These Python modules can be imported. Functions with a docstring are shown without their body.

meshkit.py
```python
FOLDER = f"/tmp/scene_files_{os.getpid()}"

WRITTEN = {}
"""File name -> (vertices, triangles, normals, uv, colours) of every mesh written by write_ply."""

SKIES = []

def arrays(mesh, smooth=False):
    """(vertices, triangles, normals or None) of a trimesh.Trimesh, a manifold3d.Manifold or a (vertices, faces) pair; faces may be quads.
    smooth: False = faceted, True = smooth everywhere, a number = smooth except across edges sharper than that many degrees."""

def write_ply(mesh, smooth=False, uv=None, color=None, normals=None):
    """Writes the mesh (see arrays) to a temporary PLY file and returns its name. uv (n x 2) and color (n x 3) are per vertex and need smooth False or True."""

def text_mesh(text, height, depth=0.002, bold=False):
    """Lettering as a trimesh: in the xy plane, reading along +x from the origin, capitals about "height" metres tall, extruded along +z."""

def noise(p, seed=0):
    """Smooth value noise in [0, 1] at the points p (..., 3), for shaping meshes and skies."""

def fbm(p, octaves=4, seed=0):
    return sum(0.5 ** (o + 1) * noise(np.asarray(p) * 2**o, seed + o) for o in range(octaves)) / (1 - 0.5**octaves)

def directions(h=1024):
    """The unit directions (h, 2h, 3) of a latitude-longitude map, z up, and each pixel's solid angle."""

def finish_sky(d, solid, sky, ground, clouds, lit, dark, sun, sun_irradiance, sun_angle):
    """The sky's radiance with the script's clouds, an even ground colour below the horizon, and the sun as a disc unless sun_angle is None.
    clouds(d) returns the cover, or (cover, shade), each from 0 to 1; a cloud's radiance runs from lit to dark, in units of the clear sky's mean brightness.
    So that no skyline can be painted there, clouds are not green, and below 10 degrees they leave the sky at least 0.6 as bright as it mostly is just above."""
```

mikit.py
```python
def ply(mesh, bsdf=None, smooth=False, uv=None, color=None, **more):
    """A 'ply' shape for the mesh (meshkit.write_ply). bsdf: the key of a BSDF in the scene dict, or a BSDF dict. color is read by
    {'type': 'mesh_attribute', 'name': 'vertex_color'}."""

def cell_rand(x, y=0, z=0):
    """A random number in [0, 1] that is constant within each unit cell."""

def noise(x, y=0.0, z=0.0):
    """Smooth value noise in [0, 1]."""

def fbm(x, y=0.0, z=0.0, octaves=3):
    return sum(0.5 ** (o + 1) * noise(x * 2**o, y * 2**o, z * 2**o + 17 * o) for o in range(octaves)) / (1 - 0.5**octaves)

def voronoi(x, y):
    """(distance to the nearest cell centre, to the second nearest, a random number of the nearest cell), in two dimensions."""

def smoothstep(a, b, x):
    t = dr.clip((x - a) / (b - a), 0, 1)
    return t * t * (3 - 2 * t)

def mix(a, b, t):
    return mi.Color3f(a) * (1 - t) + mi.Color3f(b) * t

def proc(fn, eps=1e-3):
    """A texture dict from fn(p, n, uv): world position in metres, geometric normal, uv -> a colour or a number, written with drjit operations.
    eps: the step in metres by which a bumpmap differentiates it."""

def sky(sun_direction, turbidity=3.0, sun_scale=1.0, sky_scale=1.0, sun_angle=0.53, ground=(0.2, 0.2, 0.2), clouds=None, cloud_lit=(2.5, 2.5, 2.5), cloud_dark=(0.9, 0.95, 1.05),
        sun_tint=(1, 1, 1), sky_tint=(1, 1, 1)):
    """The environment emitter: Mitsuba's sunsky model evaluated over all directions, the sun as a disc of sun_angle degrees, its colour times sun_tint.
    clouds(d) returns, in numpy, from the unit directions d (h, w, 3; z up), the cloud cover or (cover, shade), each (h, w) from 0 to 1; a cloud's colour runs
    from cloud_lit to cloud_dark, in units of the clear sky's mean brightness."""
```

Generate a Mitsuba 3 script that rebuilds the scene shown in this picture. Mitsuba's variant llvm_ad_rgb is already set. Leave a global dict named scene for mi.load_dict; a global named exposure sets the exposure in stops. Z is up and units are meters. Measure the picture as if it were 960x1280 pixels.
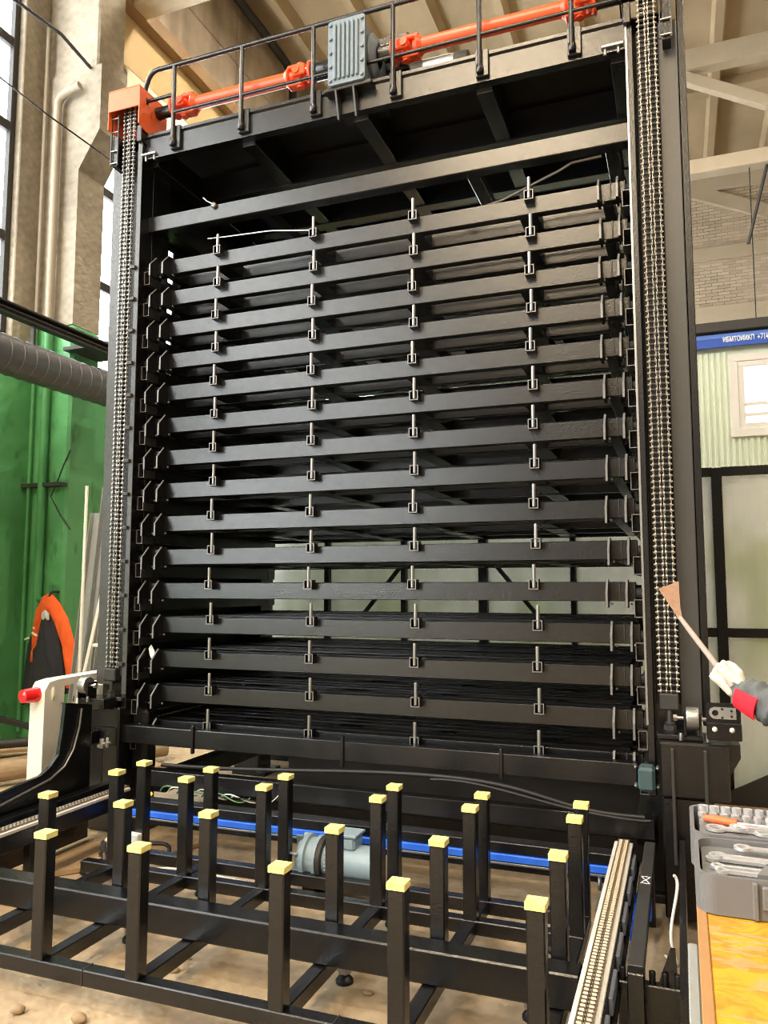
import math, random
import numpy as np, trimesh, manifold3d, drjit as dr, mitsuba as mi
from scipy.spatial import ConvexHull
from shapely.geometry import Polygon, Point, box as sbox
import mikit, meshkit
from mikit import proc, noise, fbm, smoothstep, mix, cell_rand, voronoi
T = mi.ScalarTransform4f
rng = np.random.default_rng(7)
scene, labels = {'type': 'scene'}, {}

# ------------------------------------------------------------------ camera, light, exposure
exposure = 0.0
YAW, PITCH, FOCAL = 0.36092, 0.095742, 975.7            # focal length in pixels of a 960 px wide frame
fwd = [-math.sin(YAW) * math.cos(PITCH), math.cos(YAW) * math.cos(PITCH), math.sin(PITCH)]
scene['camera'] = {'type': 'perspective', 'fov_axis': 'x', 'fov': math.degrees(2 * math.atan(480 / FOCAL)), 'near_clip': 0.05, 'far_clip': 200.0,
                   'to_world': T().look_at(origin=[0, 0, 1.6], target=[fwd[0], fwd[1], 1.6 + fwd[2]], up=[0, 0, 1])}
LAMP = 150.0           # high-bay lamps, warm
ADDED_TUBE = 108.0            # unseen warm lamps added behind the camera for golden beam reflections
WINDOW = 10.5           # frosted daylight panes; the low ones behind the camera are added
LAMP_RGB = (1.0, 0.89, 0.73)
WIN_RGB = (0.93, 0.98, 1.0)

# ------------------------------------------------------------------ materials
def principled(rgb, rough=0.5, metal=0.0, spec=0.5, **k):
    return {'type': 'principled', 'base_color': rgb if isinstance(rgb, dict) else {'type': 'rgb', 'value': list(rgb)}, 'roughness': rough, 'metallic': metal, 'specular': spec, **k}
def mat(name, d, two=True):
    scene[name] = {'type': 'twosided', 'bsdf': d} if two else d
    return name
def bumped(d, fn, scale, eps=1e-3):
    return {'type': 'bumpmap', 'arbitrary': proc(fn, eps), 'scale': scale, 'bsdf': d}
C = lambda *a: mi.Color3f(*a)

mat('m_black', bumped(principled((0.003, 0.0032, 0.0042), 0.28, 0, 0.68), lambda p, n, uv: noise(p.x * 160, p.y * 160, p.z * 160), 0.0006, 5e-4))
mat('m_black_flat', principled((0.008, 0.0082, 0.0095), 0.42, 0, 0.4))
mat('m_dark_side', principled((0.035, 0.035, 0.035), 0.40, 0.1, 0.5))
mat('m_col_face', principled((0.055, 0.055, 0.054), 0.36, 0.15, 0.6))
mat('m_edge_glint', principled((0.17, 0.17, 0.17), 0.4, 0.3, 0.5))  # light grey standing in for highlights on black steel edges
mat('m_dark_wall', principled((0.075, 0.072, 0.066), 0.7, 0, 0.3))
mat('m_weld', principled((0.05, 0.048, 0.046), 0.5, 0.3, 0.5))
mat('m_chain', principled((0.50, 0.48, 0.44), 0.36, 0.85, 0.5))
mat('m_chain_rail', principled((0.31, 0.26, 0.205), 0.4, 0.8, 0.5))
mat('m_chain_roller', principled((0.03, 0.029, 0.028), 0.4, 0.4, 0.5))
mat('m_steel', principled((0.36, 0.36, 0.35), 0.36, 0.85, 0.5))
mat('m_bright', principled((0.75, 0.75, 0.74), 0.22, 1.0, 0.5))
mat('m_chrome', principled((0.80, 0.80, 0.81), 0.28, 0.75, 0.6))
mat('m_alu', principled((0.62, 0.64, 0.66), 0.32, 0.9, 0.5))
mat('m_red_paint', principled((0.78, 0.085, 0.022), 0.32, 0, 0.5))
mat('m_orange_paint', principled((0.66, 0.115, 0.03), 0.4, 0, 0.5))
mat('m_gear_paint', principled((0.125, 0.168, 0.205), 0.38, 0, 0.5))
mat('m_motor_paint', principled((0.23, 0.31, 0.36), 0.38, 0, 0.5))
mat('m_teal', principled((0.05, 0.085, 0.095), 0.35, 0, 0.5))
mat('m_blue', principled((0.03, 0.15, 0.78), 0.35, 0, 0.5))
mat('m_lamp_red', principled((0.85, 0.02, 0.025), 0.15, 0, 0.6))
mat('m_white_paint', principled((0.80, 0.77, 0.69), 0.42, 0, 0.4))
mat('m_cream', principled((0.72, 0.67, 0.56), 0.5, 0, 0.4))
mat('m_rail_strip', principled((0.70, 0.69, 0.66), 0.4, 0.2, 0.5))
mat('m_pad_blue', principled((0.12, 0.135, 0.17), 0.5, 0, 0.4))
mat('m_cable', principled((0.012, 0.012, 0.013), 0.5, 0, 0.4))
mat('m_white_wire', principled((0.6, 0.6, 0.58), 0.5, 0, 0.4))
mat('m_green_wire', principled((0.10, 0.25, 0.09), 0.5, 0, 0.4))
mat('m_rubber', principled((0.02, 0.02, 0.02), 0.7, 0, 0.3))
mat('m_case', principled((0.135, 0.135, 0.14), 0.5, 0, 0.4))
mat('m_grey_metal', principled((0.34, 0.35, 0.34), 0.45, 0.2, 0.5))
mat('m_duct', bumped(principled((0.125, 0.13, 0.145), 0.42, 0.55, 0.5), lambda p, n, uv: noise(p.y * 30, p.x * 30, p.z * 30), 0.0004))
mat('m_dark_iron', principled((0.035, 0.033, 0.031), 0.55, 0.2, 0.4))
mat('m_ceiling', principled(proc(lambda p, n, uv: mix((0.50, 0.40, 0.265), (0.36, 0.28, 0.175), smoothstep(0.35, 0.8, fbm(p.x * 0.9, p.y * 0.5, p.z * 0.9, 4)))), 0.85, 0, 0.2))
mat('m_girder', principled((0.55, 0.40, 0.20), 0.6, 0, 0.3))
mat('m_girder_dark', principled((0.25, 0.16, 0.085), 0.6, 0, 0.3))
mat('m_white_glove', principled((0.66, 0.62, 0.52), 0.85, 0, 0.2))
mat('m_glove_blue', principled((0.42, 0.50, 0.52), 0.85, 0, 0.2))
mat('m_sleeve', principled((0.115, 0.125, 0.13), 0.85, 0, 0.2, sheen=0.3))
mat('m_trousers', principled((0.06, 0.065, 0.075), 0.85, 0, 0.2))
mat('m_patch_red', principled((0.80, 0.03, 0.05), 0.75, 0, 0.2))
mat('m_skin', principled((0.58, 0.36, 0.26), 0.55, 0, 0.4))
mat('m_hair', principled((0.045, 0.032, 0.022), 0.6, 0, 0.4))
mat('m_boot', principled((0.03, 0.025, 0.02), 0.6, 0, 0.4))
mat('m_eye', principled((0.7, 0.7, 0.68), 0.3, 0, 0.5))
mat('m_jacket_dark', principled((0.032, 0.034, 0.042), 0.9, 0, 0.2, sheen=0.3))
mat('m_jacket_orange', principled((0.82, 0.13, 0.03), 0.85, 0, 0.2))
mat('m_grey_tape', principled((0.55, 0.55, 0.55), 0.6, 0, 0.3))
mat('m_rust', principled(proc(lambda p, n, uv: mix((0.34, 0.17, 0.095), (0.42, 0.29, 0.21), fbm(p.x * 60, p.y * 60, p.z * 60, 3))), 0.65, 0.2, 0.4))
mat('m_stick', principled((0.36, 0.29, 0.255), 0.6, 0, 0.4))
mat('m_text_white', principled((0.85, 0.87, 0.9), 0.6, 0, 0.3))
mat('m_banner', principled((0.025, 0.085, 0.42), 0.5, 0, 0.4))
mat('m_banner_light', principled((0.09, 0.2, 0.62), 0.5, 0, 0.4))
mat('m_pvc', principled((0.66, 0.64, 0.60), 0.4, 0, 0.4))
mat('m_orange_grip', principled((0.72, 0.15, 0.05), 0.5, 0, 0.4))
mat('m_pallet_wood', principled(proc(lambda p, n, uv: mix((0.28, 0.19, 0.11), (0.42, 0.31, 0.2), fbm(p.x * 14, p.y * 14, p.z * 60, 3))), 0.8, 0, 0.25))
mat('m_cardboard', principled((0.40, 0.28, 0.17), 0.8, 0, 0.2))
mat('m_cap', principled(proc(lambda p, n, uv: mix((0.80, 0.74, 0.28), (0.74, 0.58, 0.20), smoothstep(0.35, 0.75, fbm(p.x * 45, p.y * 45, p.z * 45, 3)))), 0.55, 0, 0.4))
def concrete(p, n, uv):
    a = fbm(p.x * 1.3, p.y * 1.3, p.z * 0.5, 4); b = fbm(p.x * 17, p.y * 17, p.z * 17, 3)
    c = mix((0.35, 0.308, 0.24), (0.215, 0.187, 0.145), smoothstep(0.3, 0.75, a))
    return c * (0.72 + 0.5 * b)
mat('m_concrete', bumped(principled(proc(concrete), 0.85, 0, 0.2), lambda p, n, uv: fbm(p.x * 22, p.y * 22, p.z * 22, 3), 0.02, 3e-3))
mat('m_concrete_beam', principled(proc(lambda p, n, uv: mix((0.56, 0.475, 0.35), (0.43, 0.36, 0.26), fbm(p.x * 2, p.y * 2, p.z * 2, 4))), 0.85, 0, 0.2))
def panel_concrete(p, n, uv):
    a = fbm(p.y * 3.5, p.z * 0.35, 3.1, 4); b = fbm(p.x * 5, p.y * 5, p.z * 5, 3)
    return mix((0.44, 0.37, 0.285), (0.27, 0.22, 0.165), smoothstep(0.3, 0.75, a)) * (0.85 + 0.3 * b)
mat('m_panel_concrete', principled(proc(panel_concrete), 0.88, 0, 0.2))
def green(p, n, uv):
    a = fbm(p.x * 2.2, p.y * 2.2, p.z * 1.2, 4); b = fbm(p.x * 9, p.y * 9, p.z * 3, 3)
    c = mix((0.075, 0.30, 0.105), (0.12, 0.36, 0.15), a)
    c = mix(c, (0.035, 0.16, 0.06), smoothstep(0.62, 0.8, b) * 0.7)
    return c
mat('m_green', bumped(principled(proc(green), 0.42, 0, 0.5), lambda p, n, uv: fbm(p.x * 8, p.y * 8, p.z * 8, 3), 0.02, 3e-3))
mat('m_green_dark', principled((0.05, 0.20, 0.075), 0.45, 0, 0.5))
mat('m_riser', principled(proc(lambda p, n, uv: mix((0.07, 0.27, 0.10), (0.27, 0.225, 0.165), smoothstep(4.36, 4.44, p.z + 0.03 * noise(p.x * 40, p.y * 40, 0.0)))), 0.5, 0, 0.4))
def brick(p, n, uv):
    row = dr.floor(p.z / 0.078); u = p.x / 0.26 + 0.5 * (row - 2 * dr.floor(row / 2))
    fu, fv = u - dr.floor(u), p.z / 0.078 - row
    m = dr.select((fu < 0.05) | (fv < 0.16), 1.0, 0.0)
    r = cell_rand(dr.floor(u), row)
    c = mix((0.46, 0.375, 0.28), (0.60, 0.50, 0.38), r)
    return mix(c, (0.21, 0.17, 0.125), m * (0.35 + 0.65 * smoothstep(0.3, 0.6, fbm(p.x * 1.5, p.z * 1.5, 0.0, 3))))
mat('m_brick', principled(proc(brick), 0.9, 0, 0.15))
mat('m_siding', principled((0.62, 0.68, 0.56), 0.45, 0, 0.4))
def milky(p, n, uv):
    a = fbm(p.x * 0.8, p.z * 0.9, 2.0, 3); b = fbm(p.x * 11, p.z * 2.0, 5.0, 4)
    c = mix((0.76, 0.80, 0.755), (0.88, 0.90, 0.89), smoothstep(0.3, 0.7, a))
    c = mix(c, (0.60, 0.66, 0.47), smoothstep(0.5, 0.8, fbm(p.x * 1.7, p.z * 1.7, 9.0, 3)) * 0.6)
    return c * (0.9 + 0.2 * b)
scene['m_milky'] = {'type': 'principledthin', 'base_color': proc(milky), 'roughness': 0.3, 'diff_trans': 1.05, 'spec_trans': 0.0, 'eta': 1.45}
def floorcol(p, n, uv):
    plank = p.y * 0.55 + p.x * 0.83
    i = dr.floor(plank / 1.4)
    a = fbm(p.x * 1.4, p.y * 1.4, 0.0, 4); b = fbm(p.x * 25, p.y * 25, 1.0, 3)
    c = mix((0.46, 0.36, 0.245), (0.33, 0.255, 0.17), smoothstep(0.3, 0.7, a))
    c = mix(c, (0.22, 0.165, 0.11), smoothstep(0.58, 0.8, fbm(p.x * 3.1, p.y * 3.1, 4.0, 4)) * 0.7)
    c = c * (0.88 + 0.24 * cell_rand(i, 3.0))
    return c * (0.82 + 0.36 * b)
mat('m_floor', bumped(principled(proc(floorcol), 0.8, 0, 0.25), lambda p, n, uv: fbm(p.x * 30, p.y * 30, 0.0, 3), 0.012, 2e-3))
def tabletop(p, n, uv):
    a = fbm(p.x * 14 + 3.5 * fbm(p.x * 9, p.y * 9, 0.0, 3), p.y * 40 + 4 * fbm(p.x * 12, p.y * 12, 5.0, 2), 1.0, 5)
    b = smoothstep(0.56, 0.66, fbm(p.x * 22, p.y * 70, 7.0, 3)) * smoothstep(0.3, 0.6, fbm(p.x * 4, p.y * 4, 3.0, 3))
    c = mix((0.58, 0.285, 0.022), (0.42, 0.195, 0.022), smoothstep(0.35, 0.7, a))
    return mix(c, (0.40, 0.27, 0.15), b * 0.55)
mat('m_table', principled(proc(tabletop), 0.4, 0, 0.5))
mat('m_table_edge', principled((0.33, 0.18, 0.075), 0.5, 0, 0.4))
mat('m_dirt', principled((0.32, 0.23, 0.145), 0.9, 0, 0.15))
mat('m_pane_dark', principled((0.55, 0.6, 0.62), 0.08, 0, 0.8))

# ------------------------------------------------------------------ mesh helpers
_tpl = {}
def cbox(x0, x1, y0, y1, z0, z1, b=0.003):
    """box with chamfered edges (24 vertices)"""
    c = np.array([(x0 + x1) / 2, (y0 + y1) / 2, (z0 + z1) / 2]); h = np.abs(np.array([x1 - x0, y1 - y0, z1 - z0])) / 2
    b = min(b, 0.45 * h.min())
    S = np.array([[sx, sy, sz] for sx in (-1, 1) for sy in (-1, 1) for sz in (-1, 1)], float)
    if 'f' not in _tpl:
        v = np.vstack([S * (np.array([2., 3., 4.]) - 0.2 * (np.arange(3) != k)) for k in range(3)])
        hull = ConvexHull(v); f = hull.simplices.copy()
        for i, t in enumerate(f):
            nrm = np.cross(v[t[1]] - v[t[0]], v[t[2]] - v[t[0]])
            if nrm @ v[t].mean(0) < 0: f[i] = t[::-1]
        _tpl['f'] = f
    v = np.vstack([S * (h - b * (np.arange(3) != k)) for k in range(3)]) + c
    return trimesh.Trimesh(v, _tpl['f'], process=False)
def join(*ms):
    ms = [m for m in ms if m is not None]
    return trimesh.util.concatenate(ms) if len(ms) > 1 else ms[0]
def sweep(pts, r, n=12, closed=False):
    """round bar along a polyline; r is a number or a list"""
    P = np.asarray(pts, float); k = len(P); R = np.full(k, r) if np.isscalar(r) else np.asarray(r, float)
    t = np.gradient(P, axis=0); t /= np.linalg.norm(t, axis=1, keepdims=True)
    a = np.cross(t[0], [0.31, 0.2, 0.93]); a /= np.linalg.norm(a)
    V = []
    ang = np.arange(n) / n * 2 * math.pi
    for i in range(k):
        a = a - t[i] * (a @ t[i]); a /= np.linalg.norm(a); b = np.cross(t[i], a)
        V.append(P[i] + R[i] * (np.cos(ang)[:, None] * a + np.sin(ang)[:, None] * b))
    V = np.vstack(V + [P[:1], P[-1:]]); F = []
    for i in range(k - 1):
        for j in range(n):
            q = (j + 1) % n
            F += [[i * n + j, i * n + q, (i + 1) * n + q], [i * n + j, (i + 1) * n + q, (i + 1) * n + j]]
    for j in range(n):
        q = (j + 1) % n
        F += [[k * n, q, j], [k * n + 1, (k - 1) * n + j, (k - 1) * n + q]]
    return trimesh.Trimesh(V, F, process=False)
def cyl(p0, p1, r, n=16): return sweep([p0, p1], r, n)
def bend(pts, rad, k=5):
    """polyline with rounded corners"""
    P = [np.asarray(p, float) for p in pts]; out = [P[0]]
    for a, b, c in zip(P, P[1:], P[2:]):
        u, w = a - b, c - b; lu, lw = np.linalg.norm(u), np.linalg.norm(w)
        d = min(rad, 0.45 * lu, 0.45 * lw); s, e = b + u / lu * d, b + w / lw * d
        for i in range(k + 1):
            q = i / k; out.append((1 - q) ** 2 * s + 2 * q * (1 - q) * b + q * q * e)
    return out + [P[-1]]
def lathe(prof, p0, axis, n=24):
    """profile of (radius, along) about the axis from p0"""
    ax = np.asarray(axis, float); ax /= np.linalg.norm(ax); p0 = np.asarray(p0, float)
    a = np.cross(ax, [0.31, 0.2, 0.93]); a /= np.linalg.norm(a); b = np.cross(ax, a)
    ang = np.arange(n) / n * 2 * math.pi; ring = np.cos(ang)[:, None] * a + np.sin(ang)[:, None] * b
    V = np.vstack([p0 + ax * h + ring * max(r, 1e-5) for r, h in prof]); F = []
    for i in range(len(prof) - 1):
        for j in range(n):
            q = (j + 1) % n
            F += [[i * n + j, i * n + q, (i + 1) * n + q], [i * n + j, (i + 1) * n + q, (i + 1) * n + j]]
    m = trimesh.Trimesh(V, F, process=False)
    if m.volume < 0: m.invert()
    return m
def prism(poly, axis, a0, a1):
    """a polygon extruded along an axis: 'x' polygon in (y,z), 'y' in (x,z), 'z' in (x,y)"""
    poly = poly if isinstance(poly, Polygon) else Polygon(poly)
    m = trimesh.creation.extrude_polygon(poly, a1 - a0, engine='earcut'); v = m.vertices
    u, w, h = v[:, 0].copy(), v[:, 1].copy(), v[:, 2] + a0
    m = trimesh.Trimesh(np.stack({'x': [h, u, w], 'y': [u, h, w], 'z': [u, w, h]}[axis], 1), m.faces, process=False)
    if m.volume < 0: m.invert()
    return m
def bar(p0, p1, w, h, up=(0, 0, 1), b=0.003):
    """rectangular bar from p0 to p1, w across, h along up"""
    p0, p1 = np.asarray(p0, float), np.asarray(p1, float); L = np.linalg.norm(p1 - p0); d = (p1 - p0) / L
    s = np.cross(d, up); s /= np.linalg.norm(s); u = np.cross(s, d)
    m = cbox(0, L, -w / 2, w / 2, -h / 2, h / 2, b); M = np.eye(4); M[:3, 0], M[:3, 1], M[:3, 2], M[:3, 3] = d, s, u, p0
    if np.linalg.det(M[:3, :3]) < 0: M[:3, 1] *= -1
    m.apply_transform(M); return m
def moved(m, *t):
    m = m.copy(); m.apply_translation(t); return m
def ball(c, r, sub=2):
    m = trimesh.creation.icosphere(subdivisions=sub, radius=1.0); m.vertices = m.vertices * np.broadcast_to(r, 3) + np.asarray(c); return m

# ------------------------------------------------------------------ scene entries
def fresh(key):
    if key not in scene and key not in labels: return key
    i = 1
    while f'{key}_{i:03d}' in scene or f'{key}_{i:03d}' in labels: i += 1
    return f'{key}_{i:03d}'
def thing(name, label, cat, group=None):
    key = fresh(name); labels[key] = {'label': label, 'category': cat}
    if group: labels[key]['group'] = group
    return key
def put(parent, name, mesh, m, smooth=False, label=None, kind=None):
    key = fresh(parent + '__' + name); scene[key] = mikit.ply(mesh, m, smooth=smooth)
    if label or kind: labels[key] = {k: v for k, v in (('label', label), ('kind', kind)) if v}
    return key
def put_shared(parent, name, ply, at, label=None):
    key = fresh(parent + '__' + name); scene[key] = {**ply, 'to_world': T().translate(list(map(float, at)))}
    if label: labels[key] = {'label': label}
    return key
def single(name, label, cat, mesh, m, smooth=False, group=None):
    key = thing(name, label, cat, group); scene[key] = mikit.ply(mesh, m, smooth=smooth); return key
def struct(name, label, mesh, m, smooth=False):
    key = fresh(name); labels[key] = {'label': label, 'kind': 'structure'}; scene[key] = mikit.ply(mesh, m, smooth=smooth); return key
def emitter(rgb, power): return {'type': 'area', 'radiance': {'type': 'rgb', 'value': [float(power * c) for c in rgb]}}

# ================================================================== the hall
HX0, HX1, HY0, HY1, HZ = -6.6, 9.0, -12.0, 19.0, 11.5
struct('floor', 'dusty tan workshop floor under and around the machine', cbox(HX0 - .4, HX1 + .4, HY0 - .4, HY1 + .4, -0.3, 0, .001), 'm_floor')
ceil = struct('ceiling', 'tan concrete slab ceiling of the hall', cbox(HX0 - .4, HX1 + .4, HY0 - .4, HY1 + .4, HZ, HZ + 0.3, .001), 'm_ceiling')
rib = mikit.ply(prism([(-.12, 0), (-.07, -.26), (.07, -.26), (.12, 0)], 'y', HY0 + .02, HY1 - .02), 'm_ceiling')
for i, x in enumerate(np.arange(-6.0, 8.9, 1.16)): put_shared(ceil, 'slab_rib', rib, (x, 0, HZ + .001))
for y in (3.9, 9.9, 15.9): put(ceil, 'cross_rib', cbox(HX0 + .02, HX1 - .02, y - .14, y + .14, HZ - .2, HZ + .001, .01), 'm_ceiling')

# left wall: green dado, window band, upper concrete panels with open joints
wl = struct('wall_left', 'left hall wall, green painted below the windows', join(cbox(HX0 - .35, HX0, -.1, HY1, 0, 4.24, .001), cbox(HX0 - .35, HX0, HY0, -.1, 0, 1.5, .001)), 'm_green')
SP = 2.05
for i, y in enumerate(np.arange(HY0, HY1 - .1, SP)):
    for z0, z1 in ((9.0, 10.25), (10.262, HZ)):
        put(wl, 'concrete_panel', cbox(HX0 - .3, HX0, y + .006, min(y + SP - .006, HY1), z0, z1, .012), 'm_panel_concrete')
WY = [(HY0 + .1, -6.2), (-5.4, -.1), (.6, 6.2), (7.48, 12.4), (13.2, HY1 - .1)]
for k, (a, b) in enumerate(WY):
    zb = 1.5 if b < 0 else 4.24  # unseen windows behind the camera reach lower, added to brighten beam reflections
    w = struct(f'window_{k + 1}', 'tall frosted daylight window band in the left wall', join(cbox(HX0 - .2, HX0 - .08, a, b, zb, zb + .08), cbox(HX0 - .2, HX0 - .08, a, b, 8.92, 9.0),
               cbox(HX0 - .2, HX0 - .08, a, a + .07, zb + .08, 8.92), cbox(HX0 - .2, HX0 - .08, b - .07, b, zb + .08, 8.92)), 'm_dark_iron')
    for z in (5.38, 6.62, 7.6): put(w, 'transom', cbox(HX0 - .18, HX0 - .09, a + .07, b - .07, z - .055, z + .055), 'm_dark_iron')
    pane = trimesh.Trimesh([[HX0 - .14, a + .07, zb + .08], [HX0 - .14, b - .07, zb + .08], [HX0 - .14, b - .07, 8.92], [HX0 - .14, a + .07, 8.92]], [[0, 1, 2], [0, 2, 3]], process=False)
    key = put(w, 'pane', pane, 'm_pane_dark'); scene[key]['emitter'] = emitter(WIN_RGB, WINDOW)
for a, b in ((-6.2, -5.4), (-.1, .6), (6.2, 7.48), (12.4, 13.2)):
    put(wl, 'pier', cbox(HX0 - .3, HX0, a, b, 1.5 if a < -1 else 4.24, 9.0, .01), 'm_concrete')
# the other walls
wb = struct('wall_back', 'far brick wall of the hall', cbox(HX0, HX1, HY1, HY1 + .3, 0, HZ, .001), 'm_brick')
put(wb, 'concrete_beam', cbox(HX0, HX1, HY1 - .1, HY1 + .01, 9.1, 9.42, .01), 'm_concrete_beam')
put(wb, 'concrete_beam', cbox(HX0, HX1, HY1 - .14, HY1 + .01, 7.42, 8.0, .01), 'm_concrete_beam')
put(wb, 'diagonal_beam', bar((.30, HY1 - .06, 10.95), (4.6, HY1 - .06, 8.9), .12, .3), 'm_concrete_beam')
put(wb, 'diagonal_beam', bar((.10, HY1 - .06, 10.95), (-4.2, HY1 - .06, 8.9), .12, .3), 'm_concrete_beam')
put(wb, 'concrete_beam', cbox(HX0, HX1, HY1 - .12, HY1 + .01, 10.75, 11.1, .01), 'm_concrete_beam')
struct('wall_right', 'right hall wall', cbox(HX1, HX1 + .3, HY0, HY1, 0, HZ, .001), 'm_concrete')
struct('wall_front', 'hall wall behind the camera', cbox(HX0, HX1, HY0 - .3, HY0, 0, HZ, .001), 'm_dark_wall')

# roof trusses across the hall
for y, dx, where in ((14.0, 0.0, 'nearer roof truss, seen at the top right'), (7.4, 1.5, 'roof truss above the storage tower')):
    t = thing('roof_truss', f'pale concrete {where}', 'roof truss')
    put(t, 'upper_chord', cbox(HX0, HX1, y - .13, y + .13, 10.6, 10.98, .015), 'm_concrete_beam')
    put(t, 'lower_chord', cbox(HX0, HX1, y - .13, y + .13, 8.68, 8.94, .015), 'm_concrete_beam')
    for s in (-2, -1, 0, 1, 2):
        x = .2 + dx + s * 3.1
        if HX0 + .2 < x < HX1 - 1.5: put(t, 'diagonal', bar((x, y, 10.62), (x + 1.5 if s % 2 == 0 else x + 1.55, y, 9.75), .16, .2, b=.012), 'm_concrete_beam')
        if HX0 + 1.8 < x + 1.5 < HX1 - 1.8: put(t, 'diagonal', bar((x + 1.5, y, 9.75), (x + 3.1, y, 8.86), .16, .2, b=.012), 'm_concrete_beam')

# concrete column of the left wall with its corbel, green paint below
cl = thing('concrete_column', 'rough concrete column at the left with green paint on its lower half', 'column')
CX, CY0, CY1 = -6.05, 6.5, 6.93
put(cl, 'painted_base', cbox(HX0 + .001, CX, CY0, CY1, 0, 4.44, .03), 'm_green', label='lower half painted glossy green')
put(cl, 'shaft', prism([(HX0 + .001, 4.44), (CX - .02, 4.44), (CX - .02, 6.20), (-5.80, 6.62), (-5.80, 7.38), (HX0 + .001, 7.38)], 'y', CY0 + .01, CY1 - .01), 'm_concrete')
put(cl, 'upper_shaft', cbox(HX0 + .001, -5.88, CY0 + .04, CY1 + .05, 7.38, HZ, .02), 'm_concrete', label='narrower upper shaft')
# broken plaster edge and cracks: thin dark grooves standing in the paint
put(cl, 'crack', sweep([(-6.02, CY0 - .001, 3.05), (-6.10, CY0 - .001, 2.9), (-6.17, CY0 - .001, 2.74), (-6.26, CY0 - .001, 2.56), (-6.12, CY0 - .001, 2.36), (-5.98, CY0 - .001, 2.2)], .009, 5), 'm_dark_iron', label='dark crack in the green paint')
g = thing('crane_girder', 'tan crane runway girder running along the left wall behind the column', 'girder')
put(g, 'web', cbox(-6.24, -6.16, 7.0, HY1 - .1, 7.98, 8.66, .006), 'm_girder')
put(g, 'bottom_flange', cbox(-6.36, -6.04, 7.0, HY1 - .1, 7.86, 7.98, .006), 'm_girder')
put(g, 'top_flange', cbox(-6.36, -6.02, 7.0, HY1 - .1, 8.66, 8.86, .006), 'm_girder_dark', label='brown top flange')
put(g, 'crane_rail', cbox(-6.24, -6.16, 7.0, HY1 - .1, 8.86, 9.0, .01), 'm_girder_dark')
put(g, 'bearing', cbox(HX0 + .001, -6.1, 6.99, 7.3, 7.4, 7.86, .01), 'm_concrete')
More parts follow.
